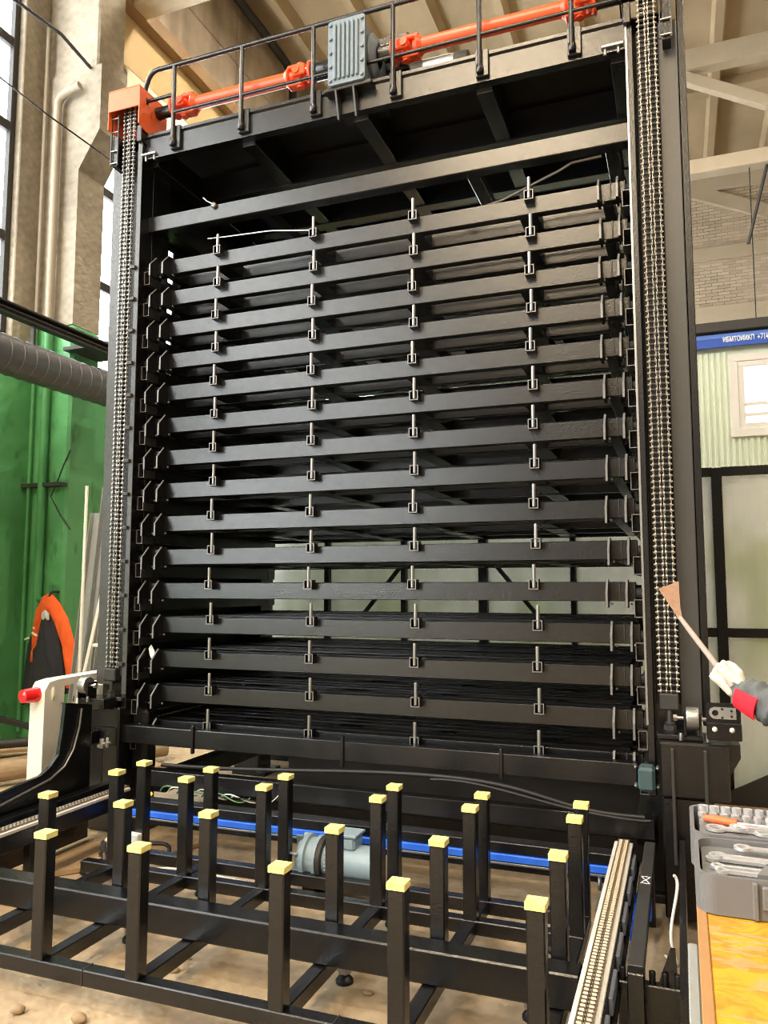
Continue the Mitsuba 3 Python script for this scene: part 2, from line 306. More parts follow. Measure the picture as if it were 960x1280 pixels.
put(g, 'bearing', cbox(HX0 + .001, -6.1, 12.6, 13.0, 7.4, 7.86, .01), 'm_concrete')
single('downpipe', 'dark pipe along the top edge of the left concrete wall', 'pipe', sweep(bend([(-6.42, 2, 11.15), (-6.42, 12.2, 11.15), (-6.42, 12.25, 8.7)], .35), .075, 12), 'm_dark_iron', 40)
# pipes, rail, duct and cables on the left side
single('riser_pipe', 'thicker pipe up the column, green below and tan above, bent at the top', 'pipe', sweep(bend([(-6.32, CY0 - .07, .9), (-6.32, CY0 - .07, 7.05), (-6.02, CY0 - .07, 7.12)], .12), .045, 12), 'm_riser', 40)
single('riser_pipe', 'thinner pipe running up the column beside the thick bent one', 'pipe', sweep([(-6.52, CY0 - .05, .1), (-6.52, CY0 - .05, 4.3), (-6.52, CY0 - .05, 8.0)], .022, 10), 'm_riser', 40)
single('pipe_bracket', 'rusty angle bracket clamping the pipes on the green column', 'bracket', cbox(-6.59, -6.05, CY0 - .1, CY0 + .01, 2.66, 2.70), 'm_weld')
d = thing('ventilation_duct', 'grey spiral ventilation duct running past the column at the left', 'duct')
put(d, 'tube', sweep([(-5.5, y, 3.64) for y in np.linspace(-4, 12.5, 30)], .172, 32), 'm_duct', True)
seam = mikit.ply(lathe([(.170, 0), (.1775, .004), (.1775, .012), (.170, .016)], (0, 0, 0), (0, 1, 0), 32), 'm_duct', smooth=40)
for y in np.arange(3.2, 7.9, .14): put_shared(d, 'seam', seam, (-5.5, y, 3.64))
for y in (-3, 1, 5.4, 9): put(d, 'hanger', cbox(-5.52, -5.48, y, y + .03, 3.8, 4.0), 'm_dark_iron')
r = thing('trolley_rail', 'dark steel channel rail above the spiral duct', 'rail')
put(r, 'channel', join(cbox(-5.54, -5.46, -4, 12.5, 4.0, 4.02), cbox(-5.54, -5.46, -4, 12.5, 4.1, 4.12), cbox(-5.54, -5.525, -4, 12.5, 4.02, 4.1), cbox(-5.475, -5.46, -4, 12.5, 4.045, 4.06)), 'm_dark_iron')
put(r, 'bracket', cbox(-6.1, -5.4, 6.42, 6.9, 4.12, 4.16), 'm_dark_iron')
put(r, 'bracket', cbox(-6.6, -5.4, .2, .5, 4.12, 4.16), 'm_dark_iron')
single('hanging_cable', 'thin dark cable drawn across the column in front of the windows', 'cable', sweep([(-5.62, 4.6, 6.22), (-5.66, 5.6, 6.22), (-5.66, 6.45, 6.24), (-5.66, 7.6, 6.2)], .008, 6), 'm_cable', 40)
single('hanging_cable', 'thick black hose crossing the top left corner', 'cable', sweep([(-5.8, 4.4, 7.0), (-5.46, 5.0, 6.9), (-5.6, 5.7, 7.1), (-5.95, 6.5, 7.36)], .018, 8), 'm_cable', 40)

single('hanging_cable', 'dark slanting rope at the top right in front of the brick wall', 'cable', sweep([(1.63, 14, 8.75), (1.27, 14, 7.35)], .028, 6), 'm_weld', 40)
single('hanging_cable', 'thin vertical cable dropping to the booth roof at the top right', 'cable', sweep([(1.34, 14, 8.75), (1.335, 14, 4.85)], .009, 6), 'm_cable', 40)
# the booth at the right: siding, window, banner
BY = 9.5
wbo = struct('wall_booth', 'pale green corrugated booth wall behind the tower', cbox(-2.6, 6.0, BY, BY + .12, 0, 4.44, .002), 'm_siding')
rp = mikit.ply(prism([(-.022, 0), (-.012, -.022), (.012, -.022), (.022, 0)], 'z', 2.92, 4.26), 'm_siding')
rp2 = mikit.ply(prism([(-.022, 0), (-.012, -.022), (.012, -.022), (.022, 0)], 'z', 2.92, 3.26), 'm_siding')
for x in np.arange(-.5, 2.2, .0625): put_shared(wbo, 'rib', rp2 if .575 < x < 1.775 else rp, (x, BY, 0))
put(wbo, 'flashing', cbox(-2.6, 6.0, BY - .03, BY, 2.84, 2.92, .004), 'm_siding')
wn = struct('window_6', 'white plastic window in the booth wall', join(cbox(.60, 1.75, BY - .06, BY, 4.13, 4.21), cbox(.60, 1.75, BY - .06, BY, 3.27, 3.36), cbox(.60, .69, BY - .06, BY, 3.36, 4.13), cbox(1.66, 1.75, BY - .06, BY, 3.36, 4.13)), 'm_pvc')
put(wn, 'sash', join(cbox(.69, 1.66, BY - .05, BY, 4.07, 4.13), cbox(.69, 1.66, BY - .05, BY, 3.36, 3.42), cbox(.69, .75, BY - .05, BY, 3.42, 4.07), cbox(1.60, 1.66, BY - .05, BY, 3.42, 4.07)), 'm_pvc')
pk = put(wn, 'pane', trimesh.Trimesh([[.75, BY - .02, 3.42], [1.6, BY - .02, 3.42], [1.6, BY - .02, 4.07], [.75, BY - .02, 4.07]], [[0, 1, 2], [0, 2, 3]], process=False), 'm_pane_dark')
scene[pk]['emitter'] = emitter((1.0, .96, .94), 1.1)
for z in (3.50, 3.62): put(wn, 'blind_slat', cbox(.75, 1.6, BY - .045, BY - .03, z, z + .035, .002), 'm_pvc')
bn = thing('banner', 'long blue banner with white lettering above the booth wall', 'banner')
put(bn, 'sheet', cbox(-2.4, 5.8, BY - .10, BY - .07, 4.30, 4.455, .002), 'm_banner')
put(bn, 'upper_stripe', cbox(-2.4, 5.8, BY - .104, BY - .10, 4.40, 4.45, .001), 'm_banner_light')
tm = meshkit.text_mesh('ИБМТОИИКП  +7(48', .058, .004, True); v = tm.vertices.copy()
tm = trimesh.Trimesh(np.stack([v[:, 0] * .62 + .545, BY - .1045 + 0 * v[:, 2] - v[:, 2], v[:, 1] + 4.352], 1), tm.faces, process=False)
put(bn, 'lettering', tm, 'm_text_white', label='white lettering')
single('roof_edge', 'dark roof edge of the booth above the blue banner', 'roof edge', cbox(-2.6, 6.0, BY - .16, BY + 2.5, 4.47, 4.58, .004), 'm_dark_iron')

# framed screen standing right behind the tower
PY = 6.62
sc_ = thing('screen_partition', 'black framed partition of milky plastic sheets behind the tower', 'partition')
xs = [-4.1, -3.05, -2.30, -1.58, -.82, .295, 1.4, 2.5]
for i, x in enumerate(xs):
    w = .045 if i in (1, 2, 4) else .075
    put(sc_, 'post', cbox(x - w / 2, x + w / 2, PY - .05, PY + .03, 0, 2.53, .004), 'm_black_flat')
for z in (.04, 1.25, 2.5):
    for a, b in zip(xs, xs[1:]): put(sc_, 'rail', cbox(a + .03, b - .03, PY - .04, PY + .01, z - .035, z + .035, .004), 'm_black_flat')
for a, b in zip(xs, xs[1:]): put(sc_, 'sheet', cbox(a + .01, b - .01, PY + .012, PY + .022, .02, 2.52, .001), 'm_milky')
for p, q in (((-2.27, 1.85), (-2.75, 1.28)), ((-1.52, 1.85), (-1.05, 1.28))):
    put(sc_, 'brace', bar((p[0], PY - .03, p[1]), (q[0], PY - .03, q[1]), .03, .035), 'm_black_flat')
single('leaning_sheet', 'dark sheet leaning low against the milky partition at the right', 'metal sheet', prism([(.12, 0), (1.2, 0), (1.2, .58)], 'y', PY - .16, PY - .14), 'm_dark_side')

# high-bay lamps
LP = [(2.6, -6.2), (-2.2, 1.3), (2.6, 1.3), (5.5, 5.0), (-3.4, 8.6), (1.6, 8.6)]
LW = ['above the right rear of the hall behind the camera', 'above the post frame', 'above the work table', 'above the right side of the hall', 'above the back of the tower on its left', 'above the booth']
for i, (x, y) in enumerate(LP):
    LZ = 9.3 if y < 6 else 10.75
    t = thing('high_bay_lamp', f'warm white high-bay lamp hanging {LW[i]}', 'lamp', 'high-bay lamps of the hall')
    put(t, 'housing', lathe([(.001, .42), (.09, .42), (.1, .3), (.34, .02), (.36, 0), (.34, .0)], (x, y, LZ), (0, 0, 1), 20), 'm_grey_metal', 40)
    put(t, 'cord', cyl((x, y, LZ + .4), (x, y, HZ), .012, 6), 'm_cable')
    a = np.arange(20) / 20 * 2 * math.pi
    disc = trimesh.Trimesh(np.vstack([[[x, y, LZ + .012]], np.stack([x + .33 * np.cos(a), y + .33 * np.sin(a), np.full(20, LZ + .012)], 1)]), [[0, 1 + (k + 1) % 20, 1 + k] for k in range(20)], process=False)
    k_ = put(t, 'diffuser', disc, 'm_pvc'); scene[k_]['emitter'] = emitter(LAMP_RGB, LAMP * (2.2 if y > 6 else 1))

for i, (x, y) in enumerate([(x, y) for x in (-3.2, -1.5) for y in (-2.6, -5.2, -7.8, -10.4)]):  # invented lamp rows that make the warm glow on the beams
    t = thing('added_tube_lamp', f'added long warm lamp {["nearest to", "second from", "third from", "farthest from"][i % 4]} the tower in the {"left" if i < 4 else "right"} row behind the camera', 'lamp')
    put(t, 'housing', join(cbox(x - .28, x + .28, y - .8, y + .8, 10.02, 10.08, .01), cbox(x - .1, x + .1, y - .7, y + .7, 10.08, 10.16, .01)), 'm_grey_metal')
    for q in (-.6, .6): put(t, 'cord', cyl((x, y + q, 10.16), (x, y + q, HZ), .006, 6), 'm_cable')
    k_ = put(t, 'diffuser', trimesh.Trimesh([[x - .26, y - .78, 10.015], [x + .26, y - .78, 10.015], [x + .26, y + .78, 10.015], [x - .26, y + .78, 10.015]], [[0, 2, 1], [0, 3, 2]], process=False), 'm_pvc'); scene[k_]['emitter'] = emitter((1.0, .79, .53), ADDED_TUBE)

# ================================================================== the storage tower
XC = -1.80                                   # its middle; the left side mirrors the right one
BLK = 'm_black'
mx = lambda x: 2 * XC - x
tw = thing('storage_tower', 'tall black steel storage tower frame holding the stack of cassettes', 'storage tower')
def mir(name, x0, x1, y0, y1, z0, z1, m=BLK, b=.004, label=None):
    put(tw, name, cbox(x0, x1, y0, y1, z0, z1, b), m, label=label); put(tw, name, cbox(mx(x1), mx(x0), y0, y1, z0, z1, b), m, label=label)
# columns
for side in (1, -1):
    X = (lambda x: x) if side == 1 else mx
    col = put(tw, 'column', cbox(*sorted((X(-.18), X(.06 if side == 1 else .12))), 4.40, 4.60, .04, 4.76, .004), BLK)
    put(col, 'inner_flange', cbox(*sorted((X(-.18), X(-.145))), 4.27, 4.40, .55, 4.70, .003), BLK)
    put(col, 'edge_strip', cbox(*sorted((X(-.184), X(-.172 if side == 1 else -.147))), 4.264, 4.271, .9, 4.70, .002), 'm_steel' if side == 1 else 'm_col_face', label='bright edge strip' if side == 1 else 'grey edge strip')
    put(col, 'outer_flange', cbox(*sorted((X(-.015 if side == 1 else .0), X(.085 if side == 1 else .115))), 4.33, 4.40, .95, 4.72, .004), 'm_col_face', label='grey outer face')
    put(tw, 'rear_column', cbox(*sorted((X(-.18), X(.06))), 6.02, 6.24, .0, 4.76, .004), BLK)
    if side == 1: put(col, 'cable_channel', cbox(.087, .125, 4.34, 4.5, .9, 4.9, .004), BLK)
    put(tw, 'chain_guide', cbox(*sorted((X(-.135), X(-.02))), 4.375, 4.395, 1.0, 4.72, .002), 'm_black_flat')
    put(tw, 'side_sheet', cbox(*sorted((X(.02), X(.03))), 4.93, 6.02, .45, 4.75, .001), 'm_black_flat')
    put(tw, 'side_sheet', cbox(*sorted((X(.02), X(.03))), 4.6, 4.93, 4.2, 4.75, .001), 'm_black_flat')
    put(tw, 'side_sheet', cbox(*sorted((X(.02), X(.03))), 4.6, 4.93, .45, 3.1, .001), 'm_black_flat')
    for z in (.75, 4.3):
        put(tw, 'side_rail', cbox(*sorted((X(-.12), X(0))), 4.6, 6.02, z - .06, z + .06, .004), BLK)
blue_strip = put(tw, 'blue_marker', cbox(mx(-.19), mx(-.175), 6.005, 6.02, 3.75, 4.35, .002), 'm_blue', label='blue strip on the rear left column')
# slot brackets and tabs, one pair for each cassette
PITCH, Z0 = .225, 3.865
def open_tube(w, h, d, t):
    o = sbox(-w / 2, -h / 2, w / 2, h / 2).difference(sbox(-w / 2 + t, -h / 2 + t, w / 2 - t, h / 2 - t)); return prism(o, 'y', 0, d)
slot = mikit.ply(open_tube(.046, .095, .12, .005), 'm_dark_side')
glint_rim = mikit.ply(moved(open_tube(.046, .095, .003, .004), 0, -.003, 0), 'm_edge_glint')  # front ring painted as the highlight on the bracket edge
guide = mikit.ply(cbox(-.02, .02, 4.45, 6.06, -.048, .048, .002), 'm_black')
tab = mikit.ply(cbox(-.028, .012, -.03, .0, -.012, .012, .003), 'm_dark_side')
for k in range(15):
    z = Z0 - PITCH * k
    for side in (1, -1):
        xx = -.205 if side == 1 else mx(-.205)
        sb_ = put_shared(tw, 'slot_bracket', slot, (xx, 4.33, z - .1275)); put_shared(sb_, 'glint_rim', glint_rim, (xx, 4.33, z - .1275)); put_shared(tw, 'rear_slot_bracket', slot, (xx, 6.06, z - .1275))
        put_shared(tw, 'guide_rail', guide, (xx, 0, z - .1275))
        if side == -1: put_shared(tw, 'tab', tab, (mx(-.155), 4.27, z - .07))
# top frame
put(tw, 'top_beam', prism([(4.30, 4.59), (4.36, 4.59), (4.36, 4.60), (4.315, 4.61), (4.315, 4.745), (4.36, 4.755), (4.36, 4.765), (4.285, 4.765), (4.285, 4.745), (4.30, 4.735)], 'x', -3.46, -.16), BLK)
for y in (4.95, 5.6, 6.1): put(tw, 'top_cross_beam', cbox(-3.45, -.17, y - .05, y + .05, 4.55, 4.75, .004), BLK)
for x in (-3.40, -2.62, -1.80, -1.0, -.22): put(tw, 'top_joist', cbox(x - .05, x + .05, 4.36, 6.2, 4.56, 4.74, .004), BLK)
put(tw, 'top_plate', cbox(-3.66, .06, 4.32, 6.25, 4.766, 4.776, .002), 'm_black_flat')
put(tw, 'lift_beam', cbox(-3.44, -.165, 4.36, 4.45, 4.085, 4.195, .004), BLK, label='horizontal lift beam hanging under the top frame')
put(tw, 'lift_beam', cbox(-3.44, -.165, 5.85, 5.95, 4.085, 4.195, .004), BLK)
for x in (-3.32, -.28): put(tw, 'lift_side_beam', cbox(x - .04, x + .04, 4.45, 5.85, 4.095, 4.185, .004), BLK)
for x in (-2.55, -1.10): put(tw, 'lift_cross_beam', cbox(x - .04, x + .04, 4.45, 5.85, 4.10, 4.17, .004), BLK)
put(tw, 'lift_bolt', join(cyl((-2.88, 4.34, 4.185), (-2.88, 4.36, 4.185), .02, 10), sweep([(-2.88, 4.34, 4.19), (-2.92, 4.33, 4.21), (-2.95, 4.33, 4.24)], .006, 6)), 'm_steel', True)
put(tw, 'tie_rod', sweep([(-1.20, 4.52, 3.90), (-.94, 4.55, 3.966), (-.589, 4.55, 4.088), (-.52, 4.55, 4.12), (-.347, 4.55, 4.128)], .008, 6), 'm_steel', 40, label='thin bright tie rod')
put(tw, 'hose', sweep([(-3.0, 4.47, 4.02), (-2.85, 4.45, 4.0), (-2.5, 4.44, 3.98), (-2.16, 4.42, 3.92)], .006, 6), 'm_steel', 40)
# bottom frame
bb = put(tw, 'base_beam', cbox(-3.43, -.235, 4.25, 4.33, .595, .707, .004), BLK, label='lowest front beam of the tower')
for x in (-2.88, -1.86, -.93): put(bb, 'clip', cbox(x - .009, x + .009, 4.235, 4.26, .565, .735, .003), BLK)
put(tw, 'base_block', join(cbox(-3.60, -3.43, 4.2, 4.36, .58, .70, .006), cbox(-3.64, -3.56, 4.12, 4.2, .59, .68, .008)), BLK)
tl = put(tw, 'junction_box', cbox(-.225, -.145, 4.13, 4.25, .60, .715, .014), 'm_teal', label='small dark teal junction box on the base beam')
for x, z in ((-.237, .71), (-.133, .71), (-.237, .62), (-.133, .62)): put(tl, 'bolt', cyl((x, 4.16, z), (x, 4.2, z), .009, 8), 'm_steel', True)
put(tw, 'floor_beam', cbox(-3.2, -.155, 4.20, 4.28, .355, .452, .004), BLK)
put(tw, 'floor_beam', cbox(-3.2, -.155, 6.05, 6.13, .30, .42, .004), BLK)
put(tw, 'apron', cbox(-2.6, -.24, 5.0, 5.01, .16, .42, .002), 'm_dark_side', label='dull dark apron sheet under the lowest cassette')
put(tw, 'sill', cbox(-3.2, -.155, 4.9, 5.05, .02, .14, .004), BLK)
for x in (-3.15, -.2): put(tw, 'floor_side_beam', cbox(x - .05, x + .05, 4.28, 6.05, .30, .42, .004), BLK)
for x in (-3.5, -.1):
    for y in (4.5, 6.13): put(tw, 'foot_plate', cbox(x - .16, x + .16, y - .14, y + .14, .0, .04, .004), BLK)
# lower corner housings with tensioner, idler wheel and gussets
for side in (1, -1):
    X = (lambda x: x) if side == 1 else mx
    sx = lambda a, b: sorted((X(a), X(b)))
    if side == 1: hm = join(cbox(*sx(-.12, .19), 4.06, 4.40, .60, .86, .01), cbox(*sx(-.115, .10), 4.08, 4.40, .04, .60, .008), prism([(X(.19), .86), (X(.24), .86), (X(.24), .80), (X(.10), .55), (X(.08), .55), (X(.08), .86)], 'y', 4.10, 4.38))
    else: hm = join(cbox(-3.66, -3.42, 4.21, 4.40, .04, .82, .01), cbox(-3.42, -3.30, 4.335, 4.46, .40, .80, .02))
    hs = put(tw, 'corner_housing', hm, BLK)
    for x in (-.06, .085) if side == 1 else (): put(hs, 'gusset', cbox(*sx(x - .008, x + .008), 4.035, 4.07, .30, .835, .004), 'm_dark_side')
    put(hs, 'top_step', cbox(*sx(-.13, .08), 4.12, 4.3, .86 if side == 1 else .82, .885, .004), BLK)
    iw = put(hs, 'idler_wheel', lathe([(.001, 0), (.052, 0), (.055, .005), (.055, .052), (.052, .057), (.001, .057)], (X(.035) - .028, 4.14, .965), (1, 0, 0), 28), 'm_steel', 40, label='small steel idler wheel')
    put(hs, 'axle', cyl((X(-.045), 4.14, .965), (X(.10), 4.14, .965), .009, 10), 'm_bright', True)
    put(hs, 'axle_head', cyl((X(-.052), 4.14, .965), (X(-.035), 4.14, .965), .017, 6), 'm_bright')
    for x in (.0, .07): put(hs, 'wheel_bracket', cbox(*sx(x - .006, x + .006), 4.11, 4.2, .885, .985, .004), BLK)
    for x in (-.02, .10): put(hs, 'stud', cyl((X(x), 4.1, .865), (X(x), 4.1, .90), .009, 8), 'm_steel', True)
sp = put(tw, 'sensor_plate', prism(sbox(.095, .90, .245, 1.055).buffer(-.02).buffer(.02), 'y', 4.06, 4.075), BLK, label='black plate with a slotted bright insert')
put(sp, 'insert', prism(Point(.135, 1.01).buffer(.027).union(sbox(.135, .983, .225, 1.037)).difference(Point(.135, 1.01).buffer(.014)), 'y', 4.052, 4.06), 'm_alu')
for x, z in ((.205, 1.022), (.205, .997), (.165, 1.03), (.165, .99)): put(sp, 'screw', cyl((x, 4.05, z), (x, 4.056, z), .006, 8), 'm_black_flat', True)
for x in (.13, .205): put(sp, 'bolt', cyl((x, 4.045, .935), (x, 4.06, .935), .012, 12), 'm_white_paint', True)
put(sp, 'flange', cbox(.095, .247, 4.05, 4.075, .885, .965, .004), BLK)
vl = put(tw, 'valve', join(cyl((-3.50, 4.12, .59), (-3.41, 4.12, .62), .012, 10), cyl((-3.47, 4.12, .58), (-3.47, 4.12, .64), .016, 8), cyl((-3.43, 4.12, .59), (-3.43, 4.12, .65), .013, 8)), 'm_alu', True, label='small bright pipe fitting')
put(vl, 'hose', sweep([(-3.47, 4.12, .59), (-3.468, 4.11, .5), (-3.45, 4.1, .38)], .008, 6), 'm_cable', 40)
# curved side guards that run forward along the rails
s0 = np.array([(4.06, .86), (3.83, .90), (3.815, .75), (3.79, .60), (3.73, .545), (3.66, .51), (3.35, .475), (2.9, .42), (2.3, .36), (2.3, .05), (4.06, .05)])
s1 = np.array([(3.96, .85), (3.945, .74), (3.90, .61), (3.83, .525), (3.72, .475), (3.36, .415), (2.9, .36), (2.32, .30)])
for side in (1, -1):
    x = -.03 if side == 1 else -3.52
    sq = s0 if side == -1 else np.array([(4.03, .42), (2.62, .38), (2.62, .05), (4.03, .05)])
    sg = put(tw, 'side_guard', prism(Polygon(sq), 'x', x - .012, x + .012), BLK, label='curved side guard' if side == -1 else 'low side guard')
    xe = x + .02 if side == -1 else x - .02
    if side == -1: put(sg, 'edge_trim', sweep([(xe, a, b) for a, b in s1], .007, 8), 'm_steel', 40, label='thin bright curved edge bar')
# rails with chain in front of the tower
def small_chain(p):
    ms = [cbox(x - .002, x + .002, -p * .62, p * .62, -.006, .006, .001) for x in (-.024, -.0035, .0035, .024)]
    return join(lathe([(.001, -.027), (.004, -.027), (.004, -.02), (.0085, -.02), (.0085, -.006), (.004, -.006), (.004, .006), (.0085, .006), (.0085, .02), (.004, .02), (.004, .027), (.001, .027)], (0, 0, 0), (1, 0, 0), 8), *ms)
RP = .025
rlink = mikit.ply(small_chain(RP), 'm_chain_rail')
for side, nm in ((1, 'chain rail on the right in front of the tower, with a white edge strip'), (-1, 'chain rail on the left in front of the tower, beside the white panel')):
    o = -1 if side == 1 else 1
    x0 = -.344 if side == 1 else mx(-.344)
    tr = thing('chain_rail', nm, 'rail')
    y0, y1 = 2.2, 4.19
    sx = lambda a, b: sorted((x0 - o * a, x0 - o * b))
    put(tr, 'beam', cbox(*sx(.0, .09), y0, y1, .25, .335, .003), BLK)
    put(tr, 'edge_strip', cbox(*sx(.0, .02), y0 + .02, y1 - .05, .335, .352, .002), 'm_rail_strip', label='white edge strip')
    put(tr, 'edge_strip', cbox(*sx(.068, .086), y0 + .02, y1 - .05, .335, .350, .002), 'm_rail_strip')
    for i, y in enumerate(np.arange(y0 + .15, y1 - .2, .3)):
        put(tr, 'side_pad', cbox(*sx(.09, .105), y, y + .2, .27, .325, .003), 'm_pad_blue')
    put(tr, 'lower_edge', cbox(*sx(.09, .115), y0, y1, .245, .255, .002), BLK)
    for y in (2.5, 3.4, 4.1): put(tr, 'leg', cbox(*sx(.03, .08), y - .03, y + .03, 0, .25, .003), BLK)
    ys = np.arange(y0 + .06, y1 - .03, RP)
    if side == 1:
        for y in ys: put_shared(tr, 'link', rlink, (x0 + .044, y, .357))
    else:
        for y in ys: put_shared(tr, 'link', rlink, (x0 - .044, y, .357))
    if side == -1:
        put(tr, 'outer_beam', cbox(x0 - .24, x0 - .17, y0, y1, .27, .36, .003), BLK); put(tr, 'cross_tie', cbox(x0 - .2, x0 - .05, 4.0, 4.08, .26, .33), BLK)
        put(tr, 'cross_tie', cbox(x0 - .2, x0 - .05, 2.5, 2.58, .26, .33), BLK)
gb = thing('guide_bar', 'black square guide bar right of the right chain rail', 'bar')
put(gb, 'bar', cbox(-.205, -.155, 2.84, 4.19, .30, .35, .003), 'm_dark_side')
put(gb, 'leg', cbox(-.205, -.15, 2.78, 2.84, .0, .35, .004), BLK)
put(gb, 'leg', cbox(-.20, -.16, 4.05, 4.11, 0, .30, .004), BLK)
put(gb, 'chalk_mark', join(bar((-.195, 3.62, .351), (-.165, 3.68, .351), .004, .001), bar((-.165, 3.62, .351), (-.195, 3.68, .351), .004, .001), bar((-.2, 3.61, .351), (-.16, 3.61, .351), .004, .001), bar((-.2, 3.69, .351), (-.16, 3.69, .351), .004, .001)), 'm_text_white', label='crossed chalk mark')
eb = thing('end_bracket', 'black bolted end bracket at the near end of the guide bar', 'bracket')
put(eb, 'plate', cbox(-.24, -.03, 2.86, 2.90, .06, .285, .004), BLK)
for x in (-.225, -.19, -.13, -.09, -.05): put(eb, 'bolt', cyl((x, 2.875, .285), (x, 2.875, .325), .011, 8), 'm_black_flat', True)
put(eb, 'foot', cbox(-.24, -.03, 2.84, 2.94, 0, .06, .004), BLK)
put(eb, 'lug', prism([(-.11, .285), (-.05, .285), (-.055, .40), (-.07, .40)], 'y', 2.88, 2.90), BLK)
# lower drive line: black angle, blue tube, gear motor
dl = thing('drive_beam', 'black crossbeam with a blue stripe lying behind the post frame', 'beam')
put(dl, 'upper_angle', cbox(-3.15, -.24, 4.0, 4.10, .275, .325, .003), BLK)
put(dl, 'blue_stripe', cbox(-3.15, -.24, 3.985, 4.05, .238, .272, .003), 'm_blue', label='bright blue lower strip')
put(dl, 'lower_angle', cbox(-3.15, -.24, 3.99, 4.06, .195, .236, .003), BLK)
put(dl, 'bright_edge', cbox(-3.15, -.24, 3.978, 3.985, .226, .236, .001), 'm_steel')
for x in (-3.1, -.3): put(dl, 'leg', cbox(x - .03, x + .03, 4.0, 4.08, 0, .2, .003), BLK)
put(dl, 'coupling', join(*[cyl((-.41 + i * .03, 3.96, .20), (-.395 + i * .03, 3.96, .20), .03, 10) for i in range(3)]), 'm_steel', True)
single('blue_gearbox', 'small blue gearbox right of the right chain rail', 'gearbox', join(cbox(-.30, -.17, 3.86, 3.95, .09, .19, .012), cyl((-.235, 3.84, .14), (-.235, 3.955, .14), .04, 14), cbox(-.27, -.20, 3.87, 3.94, 0, .09, .004)), 'm_blue')
gm = thing('gear_motor', 'grey-blue gear motor lying low between the yellow-capped posts', 'motor')
gx, gy, gz = -1.925, 3.858, .187
put(gm, 'gearbox', lathe([(.001, 0), (.075, 0), (.095, .012), (.095, .03), (.115, .035), (.115, .06), (.098, .066), (.095, .10), (.112, .105), (.112, .125), (.08, .13), (.08, .15)], (gx, gy, gz), (1, 0, 0), 28), 'm_motor_paint', 35)
for a in range(7): put(gm, 'gearbox_rib', cbox(gx - .012, gx + .03, gy - .006, gy + .006, gz, gz + .118, .002).apply_transform(trimesh.transformations.rotation_matrix(a * math.pi / 3.5 + .3, (1, 0, 0), (gx, gy, gz))), 'm_motor_paint')
put(gm, 'coupling_ring', lathe([(.06, .0), (.112, 0), (.115, .006), (.115, .022), (.112, .028), (.06, .028)], (gx + .125, gy, gz), (1, 0, 0), 28), 'm_dark_iron', 35, label='dark ring between gearbox and motor')
mb_ = put(gm, 'motor_body', lathe([(.001, 0), (.082, 0), (.086, .01), (.086, .29), (.08, .30), (.001, .305)], (gx + .15, gy, gz), (1, 0, 0), 28), 'm_motor_paint', 35)
for i in range(9): put(mb_, 'fin', cbox(gx + .17, gx + .255, gy - .004, gy + .004, gz, gz + .095, .001).apply_transform(trimesh.transformations.rotation_matrix((i - 1) * .22 + .35, (1, 0, 0), (gx, gy, gz))), 'm_motor_paint')
put(gm, 'terminal_box', join(cbox(gx + .19, gx + .33, gy - .06, gy + .06, gz + .07, gz + .135, .012), cbox(gx + .18, gx + .34, gy - .068, gy + .068, gz + .135, gz + .15, .004)), 'm_motor_paint')
put(gm, 'foot', join(cbox(gx + .02, gx + .11, gy - .09, gy + .09, 0, .02, .003), cbox(gx + .03, gx + .10, gy - .05, gy + .05, .02, gz - .05, .004)), 'm_black_flat')

# lift chains on the column fronts
CP = .0305
def duplex(outer):
    ms = []; w = .0035
    for c in (-.0245, .0245):
        for s in (-1, 1):
            x = c + s * (.0185 if outer else .0135)
            ms.append(cbox(x - w / 2, x + w / 2, -.006, .006, -.005, CP + .005, .001)); ms += [cyl((x - w / 2, 0, q), (x + w / 2, 0, q), .0115, 10) for q in (0, CP)]
    ms.append(cyl((-.053, 0, 0), (.053, 0, 0), .0045, 6))
    return join(*ms)
def rollers(): return lathe([(.001, -.037), (.0085, -.037), (.0085, -.012), (.005, -.012), (.005, .012), (.0085, .012), (.0085, .037), (.001, .037)], (0, 0, 0), (1, 0, 0), 10)
link_o, link_i, link_r = mikit.ply(duplex(True), 'm_chain'), mikit.ply(duplex(False), 'm_chain'), mikit.ply(rollers(), 'm_chain_roller', smooth=40)
for xc, where in ((-.07, 'right'), (mx(-.07), 'left')):
    ch = thing('lift_chain', f'vertical steel double roller chain on the {where} column of the tower', 'chain')
    n = int((4.99 - 1.07) / CP)
    for i in range(n):
        L_ = put_shared(ch, 'link', link_o if i % 2 else link_i, (xc, 4.262, 1.075 + i * CP)); put_shared(L_, 'roller', link_r, (xc, 4.262, 1.075 + i * CP))
    put(ch, 'end_block', cbox(xc - .045, xc + .045, 4.235, 4.29, .985, 1.065, .006), 'm_dark_side', label='dark end block')
    put(ch, 'tension_screw', cyl((xc, 4.262, .85), (xc, 4.262, .99), .014, 12), 'm_dark_side', True)
    put(ch, 'tension_nut', join(cyl((xc, 4.262, .885), (xc, 4.262, .91), .03, 6), cyl((xc, 4.262, .915), (xc, 4.262, .925), .024, 6)), 'm_dark_side')
    a = np.linspace(0, math.pi, 14)
    for i, t in enumerate(a[1:-1]):
        m = duplex(bool(i % 2)); m.apply_transform(trimesh.transformations.rotation_matrix(-t, (1, 0, 0))); m.apply_translation((xc, 4.37 - .108 * math.cos(t), 4.985 + .108 * math.sin(t))); put(ch, 'link', m, 'm_chain')

